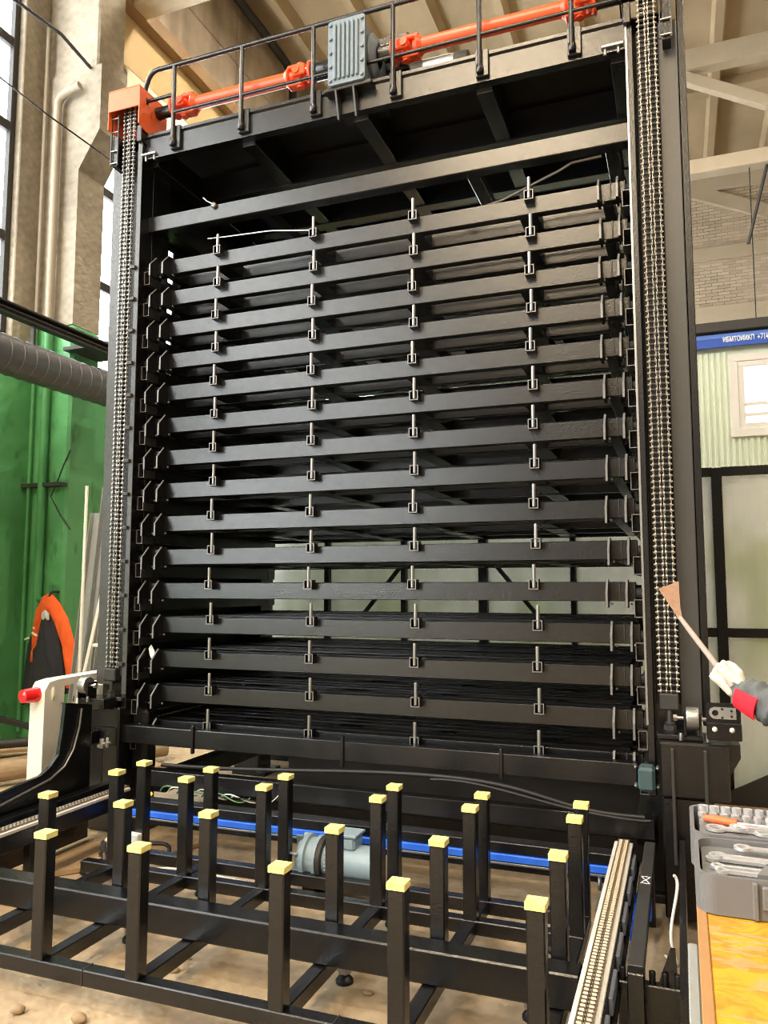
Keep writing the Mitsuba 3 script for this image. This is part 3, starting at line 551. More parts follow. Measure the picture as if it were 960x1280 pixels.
# sprocket housings on the column heads, drive shafts and gearbox
for side, nm in ((1, 'orange bracket over the chain sprocket on the right column head'), (-1, 'orange bracket over the chain sprocket on the left column head')):
    X = (lambda x: x) if side == 1 else mx
    sx = lambda a, b: sorted((X(a), X(b)))
    sh = thing('sprocket_bracket', nm, 'bracket')
    m_ = 'm_orange_paint'
    put(sh, 'front_plate', cbox(*sx(-.20, .06), 4.19, 4.20, 4.93, 5.075, .002), m_)
    put(sh, 'top_plate', cbox(*sx(-.20, .06), 4.19, 4.50, 5.075, 5.085, .002), m_)
    put(sh, 'side_plate', prism([(4.19, 5.075), (4.5, 5.075), (4.5, 4.78), (4.27, 4.78), (4.19, 4.80)], 'x', *sx(-.205, -.197)), m_ if side == -1 else BLK)
    put(sh, 'outer_plate', cbox(*sx(.055, .063), 4.19, 4.5, 4.8, 5.075, .002), m_ if side == -1 else BLK)
    put(sh, 'eye_bolt', sweep([(X(.0) + .018 * math.cos(t), 4.25, 5.1 + .018 * math.sin(t)) for t in np.linspace(0, 2 * math.pi, 13)], .005, 6), 'm_steel', True)
    hd = put(tw, 'column_head', join(cbox(*sx(.01, .055), 4.24, 4.40, 4.55, 4.78, .004), cbox(*sx(-.19, -.15), 4.24, 4.40, 4.70, 4.82, .004), cbox(*sx(-.19, .06), 4.40, 4.62, 4.70, 4.84, .004)), BLK)
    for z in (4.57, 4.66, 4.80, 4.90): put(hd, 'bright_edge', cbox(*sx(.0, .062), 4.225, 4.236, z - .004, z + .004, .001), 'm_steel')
    for x in (.0, .058): put(hd, 'rib', cbox(*sx(x - .004, x + .004), 4.225, 4.236, 4.55, 4.92, .001), 'm_dark_side')
    put(hd, 'bolt_plate', cbox(*sx(-.31, -.19), 4.24, 4.28, 4.585, 4.60, .002), 'm_steel')
    for x in (-.29, -.22): put(hd, 'bolt', cyl((X(x), 4.26, 4.55), (X(x), 4.26, 4.585), .008, 6), 'm_steel')
    sw = put(sh, 'sprocket', lathe([(.03, -.05), (.092, -.045), (.098, -.03), (.098, .03), (.092, .045), (.03, .05)], (X(-.07), 4.37, 4.985), (1, 0, 0), 30), 'm_dark_iron', 40, label='dark sprocket')
    put(sh, 'hub', cyl((X(-.34), 4.4, 4.985), (X(.05), 4.4, 4.985), .042, 16), BLK, True)
def shaft(x0, x1, lab):
    t = thing('drive_shaft', lab, 'drive shaft'); z = 4.995; y = 4.4
    put(t, 'tube', lathe([(.001, .14), (.038, .14), (.046, .18), (.046, x1 - x0 - .18), (.038, x1 - x0 - .14), (.001, x1 - x0 - .14)], (x0, y, z), (1, 0, 0), 24), 'm_red_paint', 40)
    for xx, s in ((x0, 1), (x1, -1)):
        j = put(t, 'universal_joint', join(lathe([(.001, 0), (.075, 0), (.078, .004), (.078, .018), (.05, .024), (.046, .05), (.001, .05)], (xx, y, z), (s, 0, 0), 24),
            lathe([(.001, .16), (.062, .165), (.066, .175), (.05, .20), (.001, .20)], (xx, y, z), (s, 0, 0), 24),
            cbox(*sorted((xx + s * .03, xx + s * .12)), y - .075, y - .045, z - .036, z + .036, .012), cbox(*sorted((xx + s * .03, xx + s * .12)), y + .045, y + .075, z - .036, z + .036, .012),
            cbox(*sorted((xx + s * .075, xx + s * .18)), y - .036, y + .036, z + .045, z + .075, .012), cbox(*sorted((xx + s * .075, xx + s * .18)), y - .036, y + .036, z - .075, z - .045, .012)), 'm_red_paint', 30)
        put(j, 'cross', join(cyl((xx + s * .095, y - .085, z), (xx + s * .095, y + .085, z), .026, 12), cyl((xx + s * .095, y, z - .085), (xx + s * .095, y, z + .085), .026, 12)), 'm_red_paint', 40)
        for a in range(6):
            q = a * math.pi / 3; put(j, 'bolt', cyl((xx + s * .018, y + .062 * math.cos(q), z + .062 * math.sin(q)), (xx + s * .032, y + .062 * math.cos(q), z + .062 * math.sin(q)), .008, 6), 'm_steel')
shaft(mx(-.34), -2.16, 'orange-red drive shaft between the left column and the grey gearbox')
shaft(-1.60, -.34, 'orange-red drive shaft between the grey gearbox and the right column')
gk = thing('gearbox', 'grey ribbed gearbox on top of the tower between the two shafts', 'gearbox')
X0, X1, Z_0, Z_1 = -1.965, -1.715, 4.73, 5.16
put(gk, 'housing', join(prism(sbox(X0 + .015, Z_0 + .01, X1 - .015, Z_1 - .01).buffer(-.02).buffer(.02), 'y', 4.235, 4.36), lathe([(.19, 0), (.19, .05), (.12, .10), (.12, .16), (.001, .16)], (-1.84, 4.36, 4.95), (0, 1, 0), 28)), 'm_gear_paint', 30)
put(gk, 'front_cover', prism(sbox(X0, Z_0, X1, Z_1).buffer(-.02).buffer(.02), 'y', 4.205, 4.235), 'm_gear_paint', 30)
for x in np.linspace(X0 + .05, X1 - .05, 6): put(gk, 'rib', cbox(x - .009, x + .009, 4.19, 4.207, Z_0 + .03, Z_1 - .03, .004), 'm_gear_paint')
for x in (X0 + .018, X1 - .018):
    for z in np.linspace(Z_0 + .03, Z_1 - .03, 5): put(gk, 'bolt', cyl((x, 4.192, z), (x, 4.206, z), .012, 6), 'm_gear_paint')
for x, q in ((X1 - .02, 1), (X0 + .02, -1)): put(gk, 'side_flange', lathe([(.075, 0), (.15, 0), (.155, .01), (.155, .03), (.10, .05), (.075, .05)], (x, 4.40, 4.97), (q, 0, 0), 28), 'm_gear_paint', 30)
put(gk, 'hollow_shaft', cyl((-2.16, 4.4, 4.995), (-1.6, 4.4, 4.995), .058, 20), BLK, True, label='black output shaft')
put(gk, 'eye_bolt', sweep([(-1.92 + .022 * math.cos(t), 4.25, 5.17 + .022 * math.sin(t)) for t in np.linspace(0, 2 * math.pi, 15)], .006, 6), 'm_alu', True)
mt = put(gk, 'motor', lathe([(.001, 0), (.085, 0), (.09, .01), (.09, .24), (.085, .25), (.001, .25)], (-1.56, 4.88, 5.14), (1, 0, 0), 26), 'm_alu', 35, label='silver motor behind the right shaft')
for i in range(8): put(mt, 'fin', cbox(-1.54, -1.33, 4.876, 4.884, 5.14, 5.24, .001).apply_transform(trimesh.transformations.rotation_matrix(i * math.pi / 4 + .2, (1, 0, 0), (-1.44, 4.88, 5.14))), 'm_alu')
put(gk, 'fan_cover', lathe([(.09, 0), (.1, .02), (.09, .09), (.04, .11), (.001, .11)], (-1.31, 4.88, 5.14), (1, 0, 0), 24), 'm_dark_iron', 35)
put(gk, 'flange_block', cbox(-1.78, -1.53, 4.5, 4.98, 4.95, 5.2, .01), BLK)
ms = put(gk, 'mount', join(cbox(-2.0, -1.68, 4.22, 4.6, 4.705, 4.732, .004), cbox(-1.96, -1.72, 4.35, 4.55, 4.776, 4.706, .003)), BLK)
for x in (-1.92, -1.80): put(gk, 'mount_gusset', prism([(4.22, 4.71), (4.288, 4.71), (4.288, 4.54), (4.27, 4.54)], 'x', x - .006, x + .006), 'm_dark_side')
put(gk, 'support', cbox(-1.7, -1.5, 4.7, 5.0, 4.776, 4.96, .004), BLK)

# guard rail along the top beam
gr = thing('guard_rail', 'black tube guard rail along the front top edge of the tower', 'guard rail')
for x in (-3.165, -2.625, -2.095, -1.55, -1.005, -.47):
    p = put(gr, 'post', cyl((x, 4.262, 4.66), (x, 4.262, 5.205), .015, 12), BLK, True)
    put(p, 'base_plate', cbox(x - .028, x + .05, 4.274, 4.298, 4.61, 4.775, .003), BLK)
    put(p, 'socket', cyl((x, 4.262, 4.625), (x, 4.262, 4.67), .021, 12), BLK, True)
put(gr, 'top_rail', sweep(bend([(-.2, 4.262, 5.21), (-3.36, 4.262, 5.21), (-3.42, 4.27, 5.08), (-3.40, 4.27, 4.98)], .06), .016, 12), BLK, 40)
put(gr, 'middle_rail', sweep([(-.2, 4.262, 4.865), (-3.16, 4.262, 4.865)], .011, 10), BLK, True)
put(gr, 'end_rail', sweep([(-3.41, 4.27, 5.0), (-3.165, 4.262, 4.995)], .012, 10), BLK, True)
put(gr, 'post', cyl((-3.44, 4.9, 4.776), (-3.44, 4.9, 5.2), .018, 10), BLK, True)

# ================================================================== cassettes
HOOKX = (-1.552, -1.448, 1.447, 1.548)
SOCKX = (-1.045, -.33, .345, 1.055)
plate_poly = [(-.10, -.125), (-.10, -.045), (-.03, .025), (.02, .025), (.02, -.125)]
P_front = mikit.ply(cbox(-1.59, 1.59, 0, .06, -.092, .012, .003), BLK)
P_mid = mikit.ply(cbox(-1.55, 1.55, 0, .05, -.092, .0, .003), BLK)
P_side = mikit.ply(cbox(-.03, .03, .06, 1.64, -.092, .0, .003), BLK)
P_cross = mikit.ply(cbox(-.055, .055, .06, 1.6, -.088, -.008, .003), BLK)
P_slat = mikit.ply(cbox(-1.52, 1.52, -.012, .012, .0, .014, .002), BLK)
P_glint_rim = mikit.ply(moved(open_tube(.054, .058, .003, .005), 0, -.003, 0), 'm_edge_glint')  # highlight round the socket mouth, put into colour
P_edge_glint = mikit.ply(prism([(-.1035, -.125), (-.1035, -.0435), (-.032, .028), (-.03, .025), (-.10, -.045), (-.10, -.125)], 'x', -.0055, .0055), 'm_edge_glint')  # strip painting the reflected light along the plate front
P_sock = mikit.ply(open_tube(.054, .058, .055, .006), BLK)
P_pin = mikit.ply(lathe([(.001, 0), (.0105, 0), (.0105, .125), (.008, .128), (.001, .128)], (0, 0, 0), (0, 0, 1), 14), 'm_steel', smooth=40)
P_hook = mikit.ply(prism(plate_poly, 'x', -.007, .007), BLK)
P_weld = mikit.ply(cbox(-.012, -.007, -.012, .0, -.09, .01, .002), 'm_weld')
P_bolt = mikit.ply(cyl((0, -.012, 0), (0, 0, 0), .007, 8), 'm_steel', smooth=True)
P_roll = mikit.ply(lathe([(.001, 0), (.026, 0), (.03, .004), (.03, .036), (.026, .04), (.001, .04)], (0, 0, 0), (1, 0, 0), 18), 'm_rubber', smooth=40)
P_endp = mikit.ply(cbox(-.004, .004, -.006, .06, -.092, .012, .002), 'm_dark_side')
NTH = ['topmost', 'second', 'third', 'fourth', 'fifth', 'sixth', 'seventh', 'eighth', 'ninth', 'tenth', 'eleventh', 'twelfth', 'thirteenth', 'fourteenth', 'fifteenth']
EXTRA = {0: ', just under the hanging lift beam', 14: ', half behind the base beam'}
for k in range(15):
    z = Z0 - PITCH * k
    lab = ('topmost' if k == 0 else NTH[k]) + ' black steel sheet cassette' + ('' if k == 0 else ' from the top of the tower') + EXTRA.get(k, '')
    c = thing('cassette', lab, 'cassette', 'steel cassettes stacked in the tower')
    dx = [0, .006, -.004, .003, -.006, .004, 0, .005, -.004, .003, -.012, .006, 0, .006, 0][k]
    at = lambda x, y, dz=0: (XC + dx + x, 4.40 + y, z + dz)
    put_shared(c, 'front_beam', P_front, at(0, 0))
    for y in (.23, .70, 1.15, 1.60): put_shared(c, 'longitudinal_beam', P_mid, at(0, y))
    for x in (-1.49, 1.49): put_shared(c, 'side_beam', P_side, at(x, 0))
    for x in SOCKX: put_shared(c, 'cross_beam', P_cross, at(x - .02, 0))
    for y in (.14, .36, .48, .60, .84, .95, 1.05, 1.28, 1.40, 1.5): put_shared(c, 'slat', P_slat, at(0, y))
    for x in SOCKX:
        s = put_shared(c, 'socket', P_sock, at(x, -.055, 0)); put_shared(s, 'glint_rim', P_glint_rim, at(x, -.055, 0)); put_shared(s, 'pin', P_pin, at(x + .001, -.046, -.018), label='round steel pin')
    if k == 12: put(c, 'tag', moved(trimesh.Trimesh(np.array([(-.03, 0, .03), (0, -.012, .055), (.015, 0, .02), (.035, -.006, -.04), (.002, -.015, -.03), (-.02, 0, -.01)] + [(-.03, .003, .03), (0, -.009, .055), (.015, .003, .02), (.035, -.003, -.04), (.002, -.012, -.03), (-.02, .003, -.01)]), [[0, 2, 1], [0, 5, 2], [5, 4, 2], [4, 3, 2], [6, 7, 8], [6, 8, 11], [11, 8, 10], [10, 8, 9]], process=False), -3.30, 4.375, 1.163), 'm_white_paint', label='crumpled white tag')
    for x in HOOKX:
        h = put_shared(c, 'hook_plate', P_hook, at(x, 0)); put_shared(h, 'bolt', P_bolt, at(x + .02, -.002, -.105))
        put_shared(h, 'weld', P_weld, at(x, 0)); put_shared(h, 'edge', P_edge_glint, at(x, 0), label='bright edge with its highlight painted on')
    for x in (-1.585, 1.585, 1.508): put_shared(c, 'end_plate', P_endp, at(x, 0))
    for x in (-1.632, 1.592): 
        for y in (.0, 1.70): put_shared(c, 'roller', P_roll, at(x, y - .03 + .02 if y == 0 else y, -.05))

# ================================================================== the post frame in front
pf = thing('post_frame', 'black welded frame of yellow-capped upright posts on the floor before the tower', 'frame')
PXS = (-2.86, -2.42, -1.965, -1.36, -.915, -.455)
PYS = (2.56, 3.03, 3.52, 3.75)
for x0, x1, y, z0, z1, nm in ((-3.06, -.425, 2.56, .08, .14, 'front_rail'), (-3.06, -.425, 3.52, .08, .14, 'rail'), (-3.06, -.425, 3.75, .08, .14, 'rail')):
    put(pf, nm, cbox(x0, x1, y - .03, y + .03, z0, z1, .004), BLK)
put(pf, 'main_beam', cbox(-3.12, -.37, 2.885, 2.995, .14, .262, .006), BLK, label='heavy square beam along the middle')
for x in PXS:
    put(pf, 'cross_bar', cbox(x - .03, x + .03, 2.59, 3.49, .08, .138, .004), BLK)
    put(pf, 'cross_bar', cbox(x - .03, x + .03, 3.55, 3.72, .08, .138, .004), BLK)
for x in (-2.19, -1.14): put(pf, 'weld_seam', cbox(x - .002, x + .002, 2.527, 2.59, .082, .142, .0005), 'm_weld')
P_post = mikit.ply(cbox(-.03, .03, -.03, .03, .138, .60, .005), BLK)
P_cap = mikit.ply(prism(sbox(-.033, -.033, .033, .033).buffer(-.004).buffer(.004), 'z', .60, .622), 'm_cap')
for y in PYS:
    for x in PXS:
        if y == PYS[0] and x == PXS[0]: pass
        q = put_shared(pf, 'post', P_post, (x, y, 0)); put_shared(q, 'cap', P_cap, (x, y, 0), label='yellow pad on the post')
for x in (-2.42, -1.36, -.60):
    for y in (3.07, 3.64):
        f_ = put(pf, 'foot', lathe([(.001, 0), (.036, 0), (.036, .012), (.03, .02), (.018, .03), (.018, .08), (.001, .08)], (x + .03, y, 0), (0, 0, 1), 20), 'm_black_flat', 35, label='round adjustable foot')
        put(f_, 'nut', cyl((x + .03, y, .04), (x + .03, y, .07), .03, 6), 'm_steel')

# cables and hoses on the floor
def wire(name, lab, pts, r, m, cat='cable', group=None):
    P = np.array(pts, float); t = np.linspace(0, 1, len(P)); q = np.linspace(0, 1, 10 * len(P))
    from scipy.interpolate import CubicSpline
    return single(name, lab, cat, sweep(CubicSpline(t, P)(q), r, 7), m, 60, group)
wire('cable', 'black cable sagging from the base beam towards the right corner', [(-3.05, 4.17, .50), (-2.2, 4.17, .535), (-1.5, 4.17, .575), (-.95, 4.17, .565), (-.6, 4.17, .50), (-.2, 4.17, .47)], .012, 'm_cable')
wire('cable', 'second black cable drooping just below the first one', [(-1.3, 4.16, .56), (-.95, 4.16, .545), (-.6, 4.16, .485), (-.3, 4.16, .455), (-.17, 4.16, .46)], .009, 'm_cable')
wire('cable', 'black cable looped on the floor left of the posts', [(-3.3, 4.1, .012), (-3.1, 3.95, .06), (-2.95, 3.8, .012), (-3.1, 3.62, .012), (-3.25, 3.8, .012), (-3.0, 4.0, .08), (-2.85, 3.9, .014)], .011, 'm_cable')
wire('cable', 'black cable lying under the post frame', [(-2.9, 3.3, .012), (-2.3, 3.2, .012), (-1.7, 3.22, .012), (-1.2, 3.3, .012), (-.8, 3.2, .012), (-.5, 3.4, .012)], .010, 'm_cable')
wire('cable', 'white cable running along the rear rails of the post frame', [(-2.7, 3.6, .10), (-2.45, 3.64, .11), (-2.1, 3.63, .10), (-1.7, 3.62, .10), (-1.3, 3.60, .10), (-.9, 3.6, .11)], .006, 'm_white_wire')
wire('cable', 'thin white wire tied to the floor beam', [(-2.23, 4.19, .46), (-2.22, 4.16, .40), (-2.3, 4.1, .33)], .003, 'm_white_wire')
wire('cable', 'white wire hanging behind the guide bar at the right', [(-.06, 3.3, .5), (-.055, 3.28, .42), (-.075, 3.22, .3), (-.055, 3.2, .22), (-.1, 3.3, .2)], .006, 'm_white_wire')
WT = ['green wire tail nearest the amber lamp', 'white wire tail nearest the amber lamp', 'black wire tail nearest the amber lamp', 'green wire tail in the middle of the tangle', 'white wire tail in the middle of the tangle', 'black wire tail in the middle of the tangle', 'green wire tail at the right end of the tangle', 'white wire tail at the right end of the tangle', 'black wire tail at the right end of the tangle']
for i in range(9):
    b = np.array([-3.0 + .06 * i, 4.08 + .02 * rng.random(), .36]); wire('wire_tail', WT[i] + ' behind the left posts', [b, b + [.1, -.03, .02 + .03 * rng.random()], b + [.2, .02 * rng.normal(), .01], b + [.26, .02, .02 * rng.random()]], .004, ['m_green_wire', 'm_white_wire', 'm_cable'][i % 3], 'wire', 'tangled wires behind the left posts')
single('signal_lamp', 'tiny glowing amber lamp beside the tangled wires', 'lamp', ball((-3.0, 4.0, .37), .012, 2), 'm_orange_grip', True)
k_ = 'signal_lamp'; scene[k_]['emitter'] = emitter((1.0, .45, .03), 2.0)
hw = thing('fan_wheel', 'white round fan wheel lying upright on the floor behind the left posts', 'wheel')
put(hw, 'disc', lathe([(.05, 0), (.10, 0), (.104, .005), (.104, .03), (.05, .04)], (-3.02, 3.66, .108), (.55, .83, 0), 26), 'm_white_paint', 35)
for i in range(14):
    t = i * 2 * math.pi / 14; a = np.array([-.83, .55, 0]); b = np.array([0, 0, 1.])
    c0 = np.array([-3.03, 3.645, .108]); e = a * math.cos(t) + b * math.sin(t)
    put(hw, 'blade', bar(c0 + e * .035, c0 + e * .095, .02, .006, (.55, .83, 0)), 'm_dark_iron')
put(hw, 'box', cbox(-2.98, -2.84, 3.68, 3.73, 0, .24, .006), 'm_white_paint')
# boards, pipes and scraps on the floor
single('cardboard_piece', 'torn brown cardboard lying by the left chain rail', 'cardboard', prism([(-3.95, 3.6), (-3.3, 3.55), (-2.9, 4.0), (-2.82, 4.3), (-2.95, 4.36), (-3.2, 4.14), (-3.75, 4.3)], 'z', .005, .03), 'm_cardboard')
for i, (x0, y0, x1, y1, z, w) in enumerate(((-4.9, 4.6, -4.4, 6.0, .02, .2), (-5.5, 4.8, -4.8, 6.3, .03, .16), (-5.9, 5.0, -5.3, 6.2, .05, .2), (-6.2, 5.5, -5.5, 6.3, .08, .2))):
    single('plank', ['broad plank on the floor nearest the white panel', 'narrow plank beside the broad one on the left floor', 'plank on the left floor in front of the green column', 'plank pushed against the foot of the green column'][i], 'plank', bar((x0, y0, z), (x1, y1, z), w, .03, b=.004), 'm_pallet_wood')
single('steel_pipe', 'rusty round pipe on the floor behind the white panel', 'pipe', cyl((-5.45, 4.4, .12), (-4.5, 6.2, .12), .075, 18), 'm_pallet_wood', True)
single('steel_pipe', 'thin dark pipe on the scrap in front of the green column', 'pipe', cyl((-6.0, 5.2, .2), (-4.9, 6.3, .2), .04, 12), 'm_dark_iron', True)
single('steel_angle', 'dark blue angle bar leaning at the foot of the green column', 'bar', bar((-6.4, 6.0, .32), (-5.2, 6.4, .02), .06, .05), 'm_dark_iron')
sb = []
for i in range(26):
    x, y = (-2.9 + 2.6 * rng.random(), 2.2 + .3 * rng.random()) if i < 12 else (-2.9 + 2.4 * rng.random(), 2.65 + 1.5 * rng.random())
    m = trimesh.creation.icosphere(subdivisions=1, radius=.008 + .014 * rng.random()); m.vertices *= [1.3, 1, .55]; m.vertices += rng.normal(0, .002, m.vertices.shape); m.apply_translation((x, y, .006)); sb.append(m)
ky = single('dirt_clods', 'crumbs of dirt scattered on the floor in front of the post frame', 'dirt', join(*sb), 'm_dirt', True); labels[ky]['kind'] = 'stuff'
for i, (x, y, s) in enumerate(((-2.39, 2.42, 1.0), (-2.13, 2.45, 1.1), (-2.27, 2.30, .8))):
    m = trimesh.creation.icosphere(subdivisions=2, radius=.024 * s); m.vertices *= [1.2, .9, .7]; m.vertices *= (1 + .35 * (meshkit.noise(m.vertices * 60 + i * 9) - .5))[:, None]; m.apply_translation((x, y, .016 * s))
    single('clod', ['pale lump of dirt left of centre on the bare floor', 'largest lump of dirt near the front rail', 'smallest lump of dirt closest to the camera'][i], 'dirt lump', m, 'm_dirt', True)

# ================================================================== left side: white panel with the red lamp, jacket, profiles
wp = thing('white_panel', 'white painted cover panel with a long arm beside the left corner of the tower', 'panel')
cov = Polygon([(3.90, .30), (4.07, .30), (4.07, .835), (4.075, .965), (4.62, .985), (4.62, 1.02), (4.02, 1.012), (3.94, 1.0), (3.905, .95)]).buffer(-.01).buffer(.01)
put(wp, 'cover', prism(cov, 'x', -3.86, -3.745), 'm_white_paint', 30)
put(wp, 'rivet', cyl((-3.746, 4.05, .86), (-3.735, 4.05, .86), .008, 8), 'm_steel', True)
bc = thing('beacon', 'red signal beacon on a cream collar on the front of the white cover', 'lamp')
put(bc, 'collar', lathe([(.001, 0), (.072, 0), (.072, .012), (.052, .03), (.050, .07), (.001, .07)], (-3.80, 3.99, .925), (-.18, -1, 0), 26), 'm_cream', 40)
put(bc, 'lens', lathe([(.044, 0), (.047, .02), (.044, .03), (.047, .05), (.043, .10), (.041, .115), (.025, .125), (.001, .127)], (-3.812, 3.925, .925), (-.18, -1, 0), 26), 'm_lamp_red', 40, label='red plastic lens')

jk = thing('work_jacket', 'dark and orange work jacket hanging on a hook on the green column', 'jacket')
def drape(zw, y0, bulge, seed, nz=40, nu=56):
    """hanging cloth: closed shell from rows (z, left, right, depth)"""
    zw = np.array(zw, float); zz = np.linspace(zw[0, 0], zw[-1, 0], nz)
    L, R, D = (np.interp(-zz, -zw[:, 0], zw[:, i]) for i in (1, 2, 3)); V, F = [], []
    for i, z in enumerate(zz):
        for j in range(nu):
            t = 2 * math.pi * j / nu; c, s = math.cos(t), math.sin(t)
            x = (L[i] + R[i]) / 2 + (R[i] - L[i]) / 2 * np.sign(c) * abs(c) ** .8
            y = y0 - D[i] * s * (1 + .35 * math.sin(x * 38 + seed + z * 4) * (z < zz[0] - .15))
            V.append((x, y, z))
    for i in range(nz - 1):
        for j in range(nu):
            q = (j + 1) % nu; F += [[i * nu + j, (i + 1) * nu + j, (i + 1) * nu + q], [i * nu + j, (i + 1) * nu + q, i * nu + q]]
    n = len(V); V += [((L[0] + R[0]) / 2, y0, zz[0]), ((L[-1] + R[-1]) / 2, y0, zz[-1])]
    for j in range(nu): q = (j + 1) % nu; F += [[n, j, q], [n + 1, (nz - 1) * nu + q, (nz - 1) * nu + j]]
    m = trimesh.Trimesh(V, F, process=False)
    if m.volume < 0: m.invert()
    return m
JY = 6.38
def puff(poly, y0, depth, seed, soft=.05, edge=.03):
    """padded cloth: an outline in (x, z) with a swollen, folded front"""
    poly = Polygon(poly).buffer(-.012).buffer(.012); m = prism(poly, 'y', y0 - .012, y0)
    v, f = trimesh.remesh.subdivide_to_size(m.vertices, m.faces, edge); m = trimesh.Trimesh(v, f); v = m.vertices.copy()
    d = np.array([poly.exterior.distance(Point(x, z)) for x, z in v[:, [0, 2]]]); fr = v[:, 1] < y0 - .006
    fold = np.sin(v[:, 0] * 42 + 7 * meshkit.noise(np.stack([v[:, 0] * 6, v[:, 2] * 4, v[:, 2] * 0 + seed], 1)) + v[:, 2] * 6)
    v[fr, 1] -= (depth * (1 - np.exp(-d / soft)) + .010 * fold * np.minimum(1, d / .03))[fr]
    return trimesh.Trimesh(v, m.faces, process=False)
put(jk, 'body', puff([(-6.20, 1.33), (-6.34, 1.22), (-6.42, 1.0), (-6.46, .6), (-6.47, .37), (-6.36, .41), (-6.25, .52), (-5.95, .50), (-5.74, .55), (-5.73, .9), (-5.95, 1.3)], JY + .06, .05, 1), 'm_jacket_dark', True)
put(jk, 'yoke', puff([(-6.14, 1.53), (-6.21, 1.50), (-6.29, 1.36), (-6.33, 1.15), (-6.335, .80), (-6.28, .86), (-6.24, 1.08), (-6.18, 1.24), (-6.10, 1.30), (-6.03, 1.22), (-5.93, 1.0), (-5.88, .75), (-5.86, .58), (-5.745, .58), (-5.735, .85), (-5.78, 1.05), (-5.87, 1.28), (-5.98, 1.43), (-6.08, 1.52)], JY + .02, .06, 2), 'm_jacket_orange', True, label='bright orange shoulder and side bands')
put(jk, 'sleeve', puff([(-6.10, 1.36), (-6.16, 1.32), (-6.22, 1.12), (-6.26, .9), (-6.33, .62), (-6.32, .5), (-6.1, .46), (-5.9, .47), (-5.86, .62), (-5.9, .9), (-5.97, 1.12), (-6.04, 1.32)], JY - .005, .075, 5), 'm_jacket_dark', True, label='dark front panel')
put(jk, 'collar', puff([(-6.10, 1.37), (-6.145, 1.33), (-6.14, 1.27), (-6.04, 1.26), (-6.05, 1.33)], JY - .055, .02, 3), 'm_grey_tape', True, label='grey collar patch')
put(jk, 'stripe', join(bar((-6.30, JY - .118, 1.065), (-6.22, JY - .14, 1.085), .008, .018), bar((-6.16, JY - .165, 1.14), (-6.09, JY - .165, 1.11), .008, .02), ball((-6.14, JY - .16, 1.185), .012, 1)), 'm_white_paint', label='white reflective dashes')
put(jk, 'hook', sweep([(-6.1, 6.505, 1.55), (-6.1, 6.42, 1.55), (-6.1, 6.38, 1.54), (-6.1, 6.37, 1.50)], .012, 8), 'm_dark_iron', True)
single('pipe_stub', 'short green pipe stub beside the jacket on the column', 'pipe', join(cyl((-6.32, 6.42, 1.47), (-6.13, 6.42, 1.47), .03, 12), cyl((-6.13, 6.42, 1.43), (-6.13, 6.42, 1.62), .02, 10)), 'm_green_dark', 30)
PR = ['widest grey steel profile leaning between the green column and the tower', 'grey steel profile leaning right of the widest one', 'shorter grey steel profile leaning closest to the tower chain']
for i, (x, w, h) in enumerate(((-5.60, .12, 2.36), (-5.47, .09, 2.62), (-5.35, .1, 2.28))):
    t = thing('steel_profile', PR[i], 'steel profile')
    put(t, 'web', bar((x, 6.2, .0), (x, 6.48, h), w, .006, (0, -1, .1)), 'm_grey_metal')
    for s in (-1, 1): put(t, 'flange', bar((x + s * w / 2, 6.17, .0), (x + s * w / 2, 6.45, h), .008, .05, (0, -1, .1)), 'm_grey_metal')
ld = thing('stepladder', 'white stepladder folded behind the left column of the tower', 'stepladder')
put(ld, 'rail', bar((-5.46, 5.98, 0), (-5.15, 6.1, 1.75), .035, .02, (0, -1, 0)), 'm_white_paint')
put(ld, 'rail', bar((-5.46, 6.12, 0), (-5.48, 6.16, 2.6), .03, .02, (0, -1, 0)), 'm_white_paint')
put(ld, 'rail', bar((-4.95, 5.98, 0), (-4.86, 6.1, 1.75), .035, .02, (0, -1, 0)), 'm_white_paint')
for z in (.35, .70, 1.05, 1.4): put(ld, 'step', cbox(-5.42 + .18 * z, -4.92, 5.96 + .06 * z, 6.06 + .06 * z, z - .015, z + .015), 'm_white_paint')

# ================================================================== the table with the tool case
tb = thing('work_table', 'work table with a scratched ochre-yellow top in the right foreground', 'table')
put(tb, 'top', cbox(.035, 1.35, .9, 2.82, .775, .80, .003), 'm_table')
put(tb, 'edge_band', cbox(.012, .035, .9, 2.82, .77, .803, .002), 'm_table_edge', label='brown edge band')
put(tb, 'frame', join(cbox(.02, .05, .95, 2.8, .70, .77, .003), cbox(1.27, 1.3, .95, 2.8, .70, .77, .003), cbox(.05, 1.27, 2.74, 2.78, .70, .77, .003), cbox(.05, 1.27, .98, 1.02, .70, .77, .003)), 'm_dark_iron')
for x in (.03, 1.26):
    for y in (1.0, 2.74): put(tb, 'leg', cbox(x, x + .04, y, y + .04, 0, .70, .003), 'm_grey_metal')
put(tb, 'side_panel', cbox(-.012, .012, 1.2, 2.22, .05, .70, .003), 'm_grey_metal')
tc = thing('tool_case', 'open dark grey plastic tool case full of sockets and wrenches on the table', 'tool case')
def rr(x0, y0, x1, y1, r): return sbox(x0, y0, x1, y1).buffer(-r).buffer(r)
def tray(x0, x1, y0, y1, z0, z1, w=.012, floor=.012, r=.05):
    out = rr(x0, y0, x1, y1, r); inn = out.buffer(-w)
    return join(prism(out, 'z', z0, z0 + floor), prism(out.difference(inn), 'z', z0 + floor, z1))
put(tc, 'lower_shell', tray(.012, .56, 2.15, 2.47, .803, .895), 'm_case', 30)
put(tc, 'upper_shell', tray(.004, .56, 2.475, 2.80, .803, .900), 'm_case', 30)
put(tc, 'insert', prism(rr(.03, 2.49, .545, 2.785, .03), 'z', .815, .888), 'm_case', 30)
